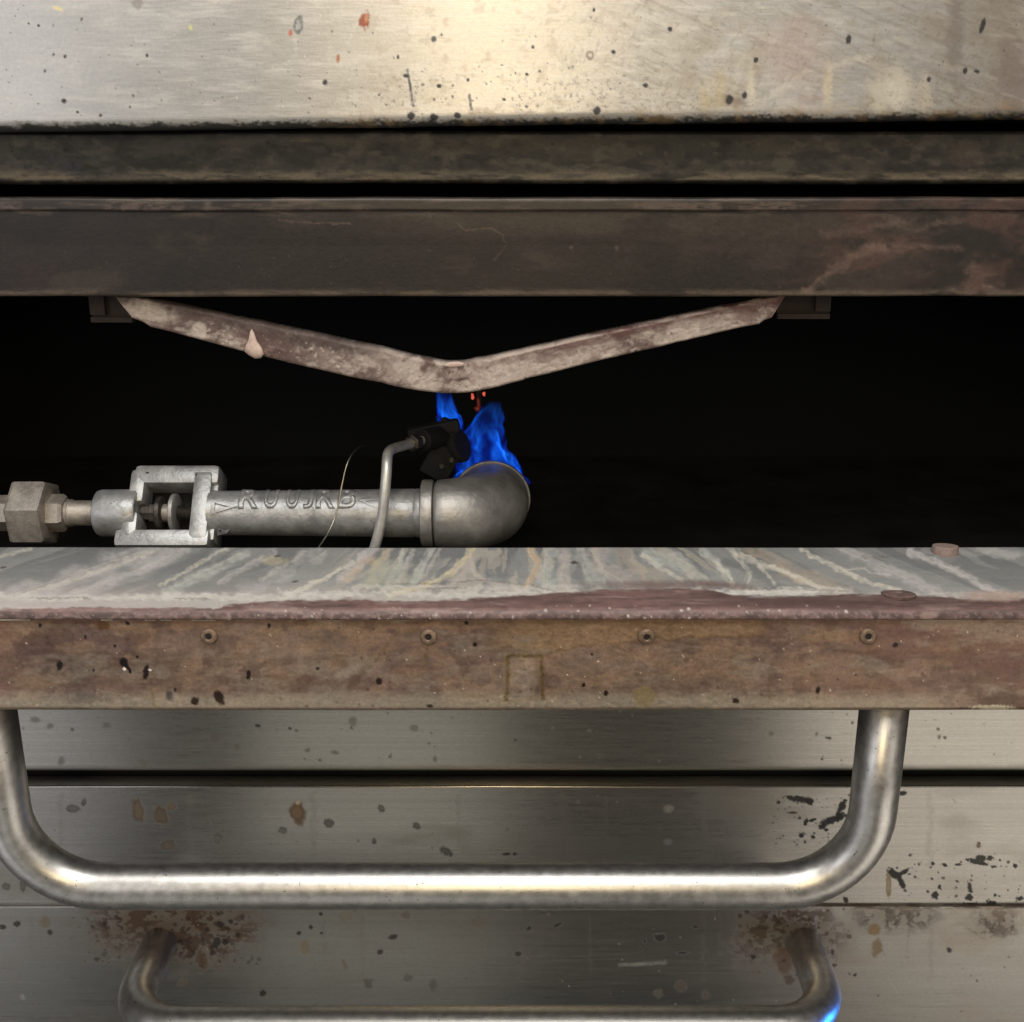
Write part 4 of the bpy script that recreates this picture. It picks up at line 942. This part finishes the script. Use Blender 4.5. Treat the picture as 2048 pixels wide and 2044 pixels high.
# dark body behind the fronts
adopt(box('oven_body', (0, 1.25, EYE - 0.66), (1.5, 0.70, 0.35), M_soot), lo)
adopt(box('upper_body', (0, 1.22, EYE + 0.17), (1.5, 0.78, 0.26), M_soot), up_root)

# ================================================================== THE GAS BURNER
FB_ = 0.88
ax0 = at(300, 1026, FB_)                         # pipe axis height
AY, AZ = FB_, ax0.z
def bx(u): return at(u, 1026, FB_).x
br = thing('gas_burner', 'silver-painted cast gas burner pipe with elbow standing behind the folded-down door', 'gas burner', (bx(600), AY, AZ - 0.03))
K = 0.000419
def turn(name, spec, mat, seg=36, rot=0.0, smooth=True, parent=br):
    """spec: (photo column, radius in photo pixels)"""
    x0 = bx(spec[0][0])
    o = lathe(name, [(bx(u) - x0, rr * K) for u, rr in spec], (x0, AY, AZ), (1, 0, 0), mat, None, seg, smooth, rot)
    adopt(o, parent); return o
hexrot = math.radians(28)
turn('supply_hexagon', [(-60, 30), (-58, 36), (26, 36), (30, 32)], M_nut, 6, math.radians(42), False)
turn('union_nut', [(33, 58), (37, 67), (42, 69), (98, 69), (102, 66), (104, 58)], M_nut, 6, math.radians(9), False)
turn('reducer_hexagon', [(84, 32), (88, 38), (128, 38), (134, 33)], M_nut, 6, math.radians(44), False)
turn('nipple', [(134, 25), (137, 28), (140, 26), (143, 28), (147, 25.5), (205, 25.5)], M_nut, 32)
hub = turn('mixer_hub', [(196, 40), (199, 45), (206, 47), (250, 47.5), (278, 48), (282, 45), (282, 20)], M_silver, 40)
# cast yoke: near bar, far bar, right wall, joined
bm = bmesh.new()
e = Vector((0, -0.60, -0.80)); Mrot = Matrix.Rotation(math.atan2(0.60, 0.80), 3, 'X').to_4x4()
# local z' of the frame points along -e
Mrot = Matrix(((1, 0, 0), (0, 0.80, 0.60), (0, -0.60, 0.80))).to_4x4()
xl, xr = bx(262), bx(440)
cyk = Vector((0, AY, AZ))
def off(t, w=0.0): return cyk + e * t + Vector((0, 0.80, -0.60)) * w
zt2 = 0.031
b1 = off(0.0262); b2 = off(-0.030)
box_bm(bm, Vector(((bx(246) + bx(432)) / 2, b1.y, b1.z)), Vector((bx(432) - bx(246), 0.030, 0.0150)), Mrot, 0.0045)
box_bm(bm, Vector(((bx(270) + bx(440)) / 2, b2.y, b2.z)), Vector((bx(440) - bx(270), 0.028, 0.0170)), Mrot, 0.0045)
cr = off(-0.002)
box_bm(bm, Vector(((bx(398) + bx(421)) / 2, cr.y, cr.z)), Vector((bx(428) - bx(390), 0.032, 0.060)), Mrot, 0.0045)
box_bm(bm, Vector(((bx(425) + bx(436)) / 2, cr.y + 0.006, cr.z)), Vector((bx(438) - bx(424), 0.026, 0.064)), Mrot, 0.0015)
box_bm(bm, Vector(((bx(262) + bx(284)) / 2, off(0.016).y, off(0.016).z)), Vector((bx(288) - bx(256), 0.030, 0.026)), Mrot, 0.005)
box_bm(bm, Vector(((bx(266) + bx(290)) / 2, off(-0.020).y, off(-0.020).z)), Vector((bx(294) - bx(262), 0.028, 0.030)), Mrot, 0.005)
me = bpy.data.meshes.new('mixer_yoke'); bm.to_mesh(me); bm.free()
bk = off(-0.004, 0.017)
adopt(box('mixer_shade_plate', ((bx(276) + bx(410)) / 2, bk.y, bk.z), (bx(410) - bx(276), 0.004, 0.054), M_soot, None, Mrot), br)  # added dark plate standing in for shade inside the yoke opening
yk = link('mixer_yoke', me, M_silver); sharpen(me, 45); adopt(yk, br)
# torn paint tag at the yoke's corner
tg = at(448, 1062, FB_ - 0.02)
bm = bmesh.new()
vv = [bm.verts.new(tg + Vector(p)) for p in ((-0.006, 0, -0.004), (-0.005, 0, 0.003), (0.001, -0.002, 0.0015), (0.006, -0.003, 0.003), (0.003, -0.003, -0.001))]
bm.faces.new(vv); r_ = bmesh.ops.solidify(bm, geom=bm.faces[:], thickness=0.0006)
me = bpy.data.meshes.new('paint_flake'); bm.to_mesh(me); bm.free()
fl = link('paint_flake', me, M_silver, None, False); fl.parent = yk; fl.location = (0, 0, 0)
# air shutter parts in the opening
turn('orifice_spud', [(284, 15), (300, 15), (302, 19), (316, 19)], M_thread, 6, 0.2, False)
turn('lock_disc', [(316, 30), (318, 33), (326, 33), (328, 30)], M_thread, 36)
turn('spacer', [(328, 18), (346, 18)], M_nut, 24)
turn('air_shutter_disc', [(345, 36), (347, 39), (354, 39), (356, 36)], M_dark_cast, 40)
sp = []
for k in range(12):
    u = 357 + k * 3.4
    sp += [(u, 15.0), (u + 1.7, 12.8)]
turn('threaded_rod', sp, M_thread, 24)
# venturi pipe
pipe = turn('venturi_pipe', [(424, 47), (436, 45), (460, 44.5), (560, 45.5), (700, 47), (790, 48.5), (828, 49), (831, 47.5), (834, 49), (846, 49)], M_silver, 56)
# raised cast lettering round the upper front of the pipe
def wrap_letters():
    cu = bpy.data.curves.new('lettering', 'FONT'); cu.body = 'R'; cu.size = 1.0
    spec = [('R', 507, 40), ('U', 550, 27), ('U', 592, 25), ('J', 624, 20), ('R', 658, 38), ('B', 700, 36)]
    for ch, uc, wpx in spec:
        c = bpy.data.curves.new('letter', 'FONT'); c.body = ch; c.size = 1.0; c.extrude = 0.0; c.offset = 0.035; c.resolution_u = 4
        tmp = bpy.data.objects.new('tmp_letter', c); COL.objects.link(tmp)
        bpy.context.view_layer.update()
        dg = bpy.context.evaluated_depsgraph_get()
        mt = bpy.data.meshes.new_from_object(tmp.evaluated_get(dg))
        COL.objects.unlink(tmp); bpy.data.objects.remove(tmp)
        bm = bmesh.new(); bm.from_mesh(mt)
        bmesh.ops.remove_doubles(bm, verts=bm.verts, dist=1e-4)
        bmesh.ops.dissolve_limit(bm, angle_limit=0.02, verts=bm.verts, edges=bm.edges)
        bmesh.ops.triangulate(bm, faces=bm.faces[:])
        for _ in range(2):
            bmesh.ops.subdivide_edges(bm, edges=[e_ for e_ in bm.edges if e_.calc_length() > 0.12], cuts=1)
            bmesh.ops.triangulate(bm, faces=bm.faces[:])
        xs = [v.co.x for v in bm.verts]; xa, xb = min(xs), max(xs)
        ys = [v.co.y for v in bm.verts]; ya, yb = min(ys), max(ys)
        Wm, Hm = wpx * K, 0.022
        r0 = 46.0 * K + 0.0001
        res = bmesh.ops.extrude_face_region(bm, geom=bm.faces[:])
        topv = {v for v in res['geom'] if isinstance(v, bmesh.types.BMVert)}
        x_c = bx(uc)
        low_ang = math.radians(28)
        for v in bm.verts:
            lx = x_c + ((v.co.x - xa) / (xb - xa) - 0.5) * Wm
            s = (v.co.y - ya) / (yb - ya) * Hm
            a = low_ang + s / r0
            rr = r0 + (0.0010 if v in topv else -0.001)
            v.co = Vector((lx, AY - math.cos(a) * rr, AZ + math.sin(a) * rr))
        bmesh.ops.recalc_face_normals(bm, faces=bm.faces)
        me = bpy.data.meshes.new('letter'); bm.to_mesh(me); bm.free()
        o = link('letter', me, M_silver, None, False); o.parent = pipe; o.location = (0, 0, 0)
    for (pts) in ([(434, 14), (434, 48), (486, 33)], [(770, 22), (770, 54), (722, 48)]):
        bm = bmesh.new()
        r0 = 46 * K
        N3 = len(pts)
        def P3(u, adeg, rr): 
            a = math.radians(adeg); return Vector((bx(u), AY - math.cos(a) * rr, AZ + math.sin(a) * rr))
        cu_, ca_ = sum(p[0] for p in pts) / 3, sum(p[1] for p in pts) / 3
        outer, inner, outl, innl = [], [], [], []
        for k in range(3):
            (u0, a0), (u1, a1) = pts[k], pts[(k + 1) % 3]
            for t in np.linspace(0, 1, 6)[:-1]:
                u, a = u0 + (u1 - u0) * t, a0 + (a1 - a0) * t
                outer.append(bm.verts.new(P3(u, a, r0 + 0.0014))); outl.append(bm.verts.new(P3(u, a, r0 - 0.001)))
                u, a = cu_ + (u - cu_) * 0.55, ca_ + (a - ca_) * 0.55
                inner.append(bm.verts.new(P3(u, a, r0 + 0.0014))); innl.append(bm.verts.new(P3(u, a, r0 - 0.001)))
        n = len(outer)
        for k in range(n):
            k2 = (k + 1) % n
            bm.faces.new((outer[k], outer[k2], inner[k2], inner[k])); bm.faces.new((outl[k], outl[k2], outer[k2], outer[k])); bm.faces.new((inner[k], inner[k2], innl[k2], innl[k]))
        bmesh.ops.recalc_face_normals(bm, faces=bm.faces)
        me = bpy.data.meshes.new('cast_triangle'); bm.to_mesh(me); bm.free()
        o = link('cast_triangle', me, M_silver, None, False); o.parent = pipe; o.location = (0, 0, 0)
wrap_letters()
turn('collar', [(843, 60), (845, 66), (848, 67), (864, 67), (867, 66), (868, 52)], M_dark_cast, 48)
# elbow turning back into the cavity
path, rads = [], []
xe = bx(868); xt = -0.0185
rb = 0.045
for k in range(4):
    path.append((xe + (xt - rb - xe) * k / 3, AY, AZ)); rads.append((54 + 4 * k) * K)
for k in range(1, 15):
    a = math.pi / 2 * k / 14
    path.append((xt - rb + rb * math.sin(a), AY + rb * (1 - math.cos(a)), AZ - 0.005 * k / 14)); rads.append((67 + 12 * math.sin(a)) * K)
path.append((xt, AY + rb + 0.012, AZ - 0.005)); rads.append(80 * K)
adopt(sweep('elbow', path, rads, M_dark_cast, None, 48, caps=False), br)
adopt(sweep('elbow_bore', [path[-6], path[-3], path[-1]], [0.020, 0.024, 0.027], M_soot, None, 32, caps=True), br)
rim_c = Vector((xt, AY + rb + 0.0125, AZ - 0.005))
adopt(lathe('burner_rim', [(0, 79 * K), (0, 83 * K), (0.004, 83.5 * K), (0.0055, 82 * K), (0.0055, 70 * K), (0.0, 66 * K)], rim_c, (0, 1, 0), M_dark_cast, None, 56, True, 0, False), br)
adopt(box('parting_line', (rim_c.x + 0.0, AY - 0.0268, AZ - 0.010), (0.001, 0.0001, 0.0001), M_dark_cast), br) if False else None

# ---- pilot: bent tube, nut, head darkened for shade
pil = thing('pilot_burner', 'dark pilot head on a bent thin tube in front of the burner pipe', 'pilot burner', at(745, 1100, 0.84))
tube_px = [(738, 1120, .842), (748, 1098, .842), (759, 1060, .842), (766, 1020, .843), (770, 980, .845), (773, 945, .849), (774, 922, .855), (776, 908, .863), (782, 900, .872), (794, 895, .884), (812, 890, .898), (832, 884, .912), (846, 880, .922)]
pp = [at(*p) for p in tube_px]
# smooth the path
sm = []
for i in range(len(pp) - 1):
    p0, p1, p2, p3 = pp[max(i - 1, 0)], pp[i], pp[i + 1], pp[min(i + 2, len(pp) - 1)]
    for k in range(5):
        t = k / 5
        sm.append(0.5 * ((2 * p1) + (p2 - p0) * t + (2 * p0 - 5 * p1 + 4 * p2 - p3) * t * t + (3 * p1 - p0 - 3 * p2 + p3) * t ** 3))
sm.append(pp[-1])
adopt(sweep('pilot_tube', sm, 0.0042, M_tube, None, 20), pil)
dirn = (at(846, 880, .922) - at(812, 890, .898)).normalized()
adopt(lathe('compression_nut', [(0, 0.006), (0.001, 0.0075), (0.009, 0.0075), (0.010, 0.006)], at(822, 887, .905), dirn, M_thread, None, 6, False), pil)
M_ph = simple('shaded_pilot_head', (0.004, 0.004, 0.004), (0.009, 0.0085, 0.008), (0.7, 0.9), 0.0, 80, bump=0.5)  # the beam's shade over the head is put into this near-black colour
adopt(lathe('pilot_head', [(0, 0.006), (0.002, 0.0095), (0.024, 0.010), (0.028, 0.008), (0.036, 0.008), (0.038, 0.005)], at(842, 881, .920), (dirn + Vector((0.3, 0.2, -0.05))).normalized(), M_ph, None, 24), pil)
adopt(lathe('pilot_hood', [(-0.004, 0.013), (0, 0.0155), (0.004, 0.016), (0.006, 0.013), (0.006, 0.008)], at(914, 892, .945), Vector((0.80, -0.40, 0.35)).normalized(), M_ph, None, 11, False), pil)
adopt(box('pilot_clamp', at(893, 905, .940), (0.018, 0.010, 0.024), M_ph, None, Matrix.Rotation(math.radians(-24), 4, 'Y'), 0.003), pil)
adopt(box('pilot_bracket', at(880, 925, .935), (0.026, 0.005, 0.030), M_ph, None, Matrix.Rotation(math.radians(30), 4, 'Y'), 0.002), pil)
adopt(box('pilot_shield', at(868, 860, .945), (0.046, 0.012, 0.012), M_ph, None, Matrix.Rotation(math.radians(-12), 4, 'Y'), 0.003), pil)
adopt(box('pilot_shield', at(895, 856, .950), (0.016, 0.010, 0.016), M_ph, None, Matrix.Rotation(math.radians(24), 4, 'Y'), 0.003), pil)
for (u, v, F_) in [(884, 932, .925), (903, 920, .928), (885, 963, .905)]:
    adopt(lathe('bracket_screw', [(0, 0.0026), (-0.002, 0.0026), (-0.003, 0.0016)], at(u, v, F_), (0, 1, 0), M_thread, None, 12), pil)

# ---- thin thermocouple wire
wp = [at(*p) for p in [(628, 1112, .80), (638, 1094, .805), (655, 1068, .82), (668, 1040, .83), (677, 1010, .835), (683, 975, .84), (692, 935, .845), (702, 912, .855), (712, 900, .88), (724, 892, .93), (740, 890, .99)]]
sm = []
for i in range(len(wp) - 1):
    p0, p1, p2, p3 = wp[max(i - 1, 0)], wp[i], wp[i + 1], wp[min(i + 2, len(wp) - 1)]
    for k in range(5):
        t = k / 5
        sm.append(0.5 * ((2 * p1) + (p2 - p0) * t + (2 * p0 - 5 * p1 + 4 * p2 - p3) * t * t + (3 * p1 - p0 - 3 * p2 + p3) * t ** 3))
sm.append(wp[-1])
wi = sweep('thermocouple_wire', sm, 0.0006, M_wire, None, 8)
wi['label'] = 'hair-thin curved wire rising in front of the lettered silver pipe'; wi['category'] = 'wire'

# ================================================================== FLAMES: hollow sheets of burning gas
def flame(name, secs, thick, mat, label, seed, phase=0.0):
    """secs: (u, v, F, half width px, depth ratio); a shell closed between an outer and an inner skin"""
    seg = 40
    def skin(shrink):
        vs_ = []
        secd = []
        S = np.array(secs, float)
        tt = np.linspace(0, len(S) - 1, (len(S) - 1) * 5 + 1)
        S = np.stack([np.interp(tt, np.arange(len(S)), S[:, j]) for j in range(5)], 1)
        kk = np.array([0.25, 0.5, 0.25])
        for _ in range(3):
            S[1:-1] = 0.25 * S[:-2] + 0.5 * S[1:-1] + 0.25 * S[2:]
        for i, (u, v, F_, hw, dr) in enumerate(S):
            c = at(u, v, F_)
            Z = F_ * math.cos(PITCH) + (EYE - c.z) * math.sin(PITCH)
            rx = max(0.0006, hw * Z / FPX - shrink)
            ry = max(0.0006, hw * dr * Z / FPX - shrink)
            for k in range(seg):
                a = 2 * math.pi * k / seg
                wob = 1 + 0.13 * math.sin(3 * a + i * 0.35 + phase) + 0.09 * math.sin(5 * a - i * 0.5 + phase * 2) + 0.05 * math.sin(9 * a + i * 0.9)
                vs_.append(c + Vector((math.cos(a) * rx * wob, math.sin(a) * ry * wob, 0.0012 * math.sin(4 * a + i))))
        return vs_, len(S)
    o_, n = skin(0.0); i_, _ = skin(thick)
    fs = []
    m0 = len(o_)
    for i in range(n - 1):
        for k in range(seg):
            k2 = (k + 1) % seg
            fs.append((i * seg + k, i * seg + k2, (i + 1) * seg + k2, (i + 1) * seg + k))
            fs.append((m0 + (i + 1) * seg + k, m0 + (i + 1) * seg + k2, m0 + i * seg + k2, m0 + i * seg + k))
    for k in range(seg):
        k2 = (k + 1) % seg
        fs.append((k, m0 + k, m0 + k2, k2))
        a, b_ = (n - 1) * seg + k, (n - 1) * seg + k2
        fs.append((a, b_, m0 + b_, m0 + a))
    me = bpy.data.meshes.new(name); me.from_pydata(o_ + i_, [], fs); me.update()
    o = link(name, me, mat)
    o['label'] = label; o['category'] = 'flame'; o['group'] = 'gas flames'
    return o
zlo, zhi = at(985, 960, .96).z, at(985, 790, .96).z
flame('gas_flame', [(976, 972, .958, 72, .55), (976, 940, .960, 64, .6), (970, 905, .962, 52, .65), (966, 875, .964, 42, .65), (970, 850, .966, 34, .6), (980, 822, .968, 24, .6), (990, 792, .970, 14, .6)], 0.0024, flame_mat('main_flame_gas', 150, zlo, zhi, 3.1), 'broad blue gas flame rising from the burner elbow mouth', 1, 0.4)
zlo, zhi = at(900, 880, .97).z, at(885, 762, .97).z
flame('gas_flame', [(912, 884, .972, 15, .7), (914, 862, .972, 16, .7), (902, 842, .971, 24, .7), (891, 822, .970, 20, .7), (888, 800, .970, 17, .7), (888, 770, .970, 14, .7)], 0.0022, flame_mat('pilot_flame_gas', 180, zlo, zhi, 7.7), 'small narrow blue pilot flame licking up to the crusted V-shaped bar', 2, 1.9)
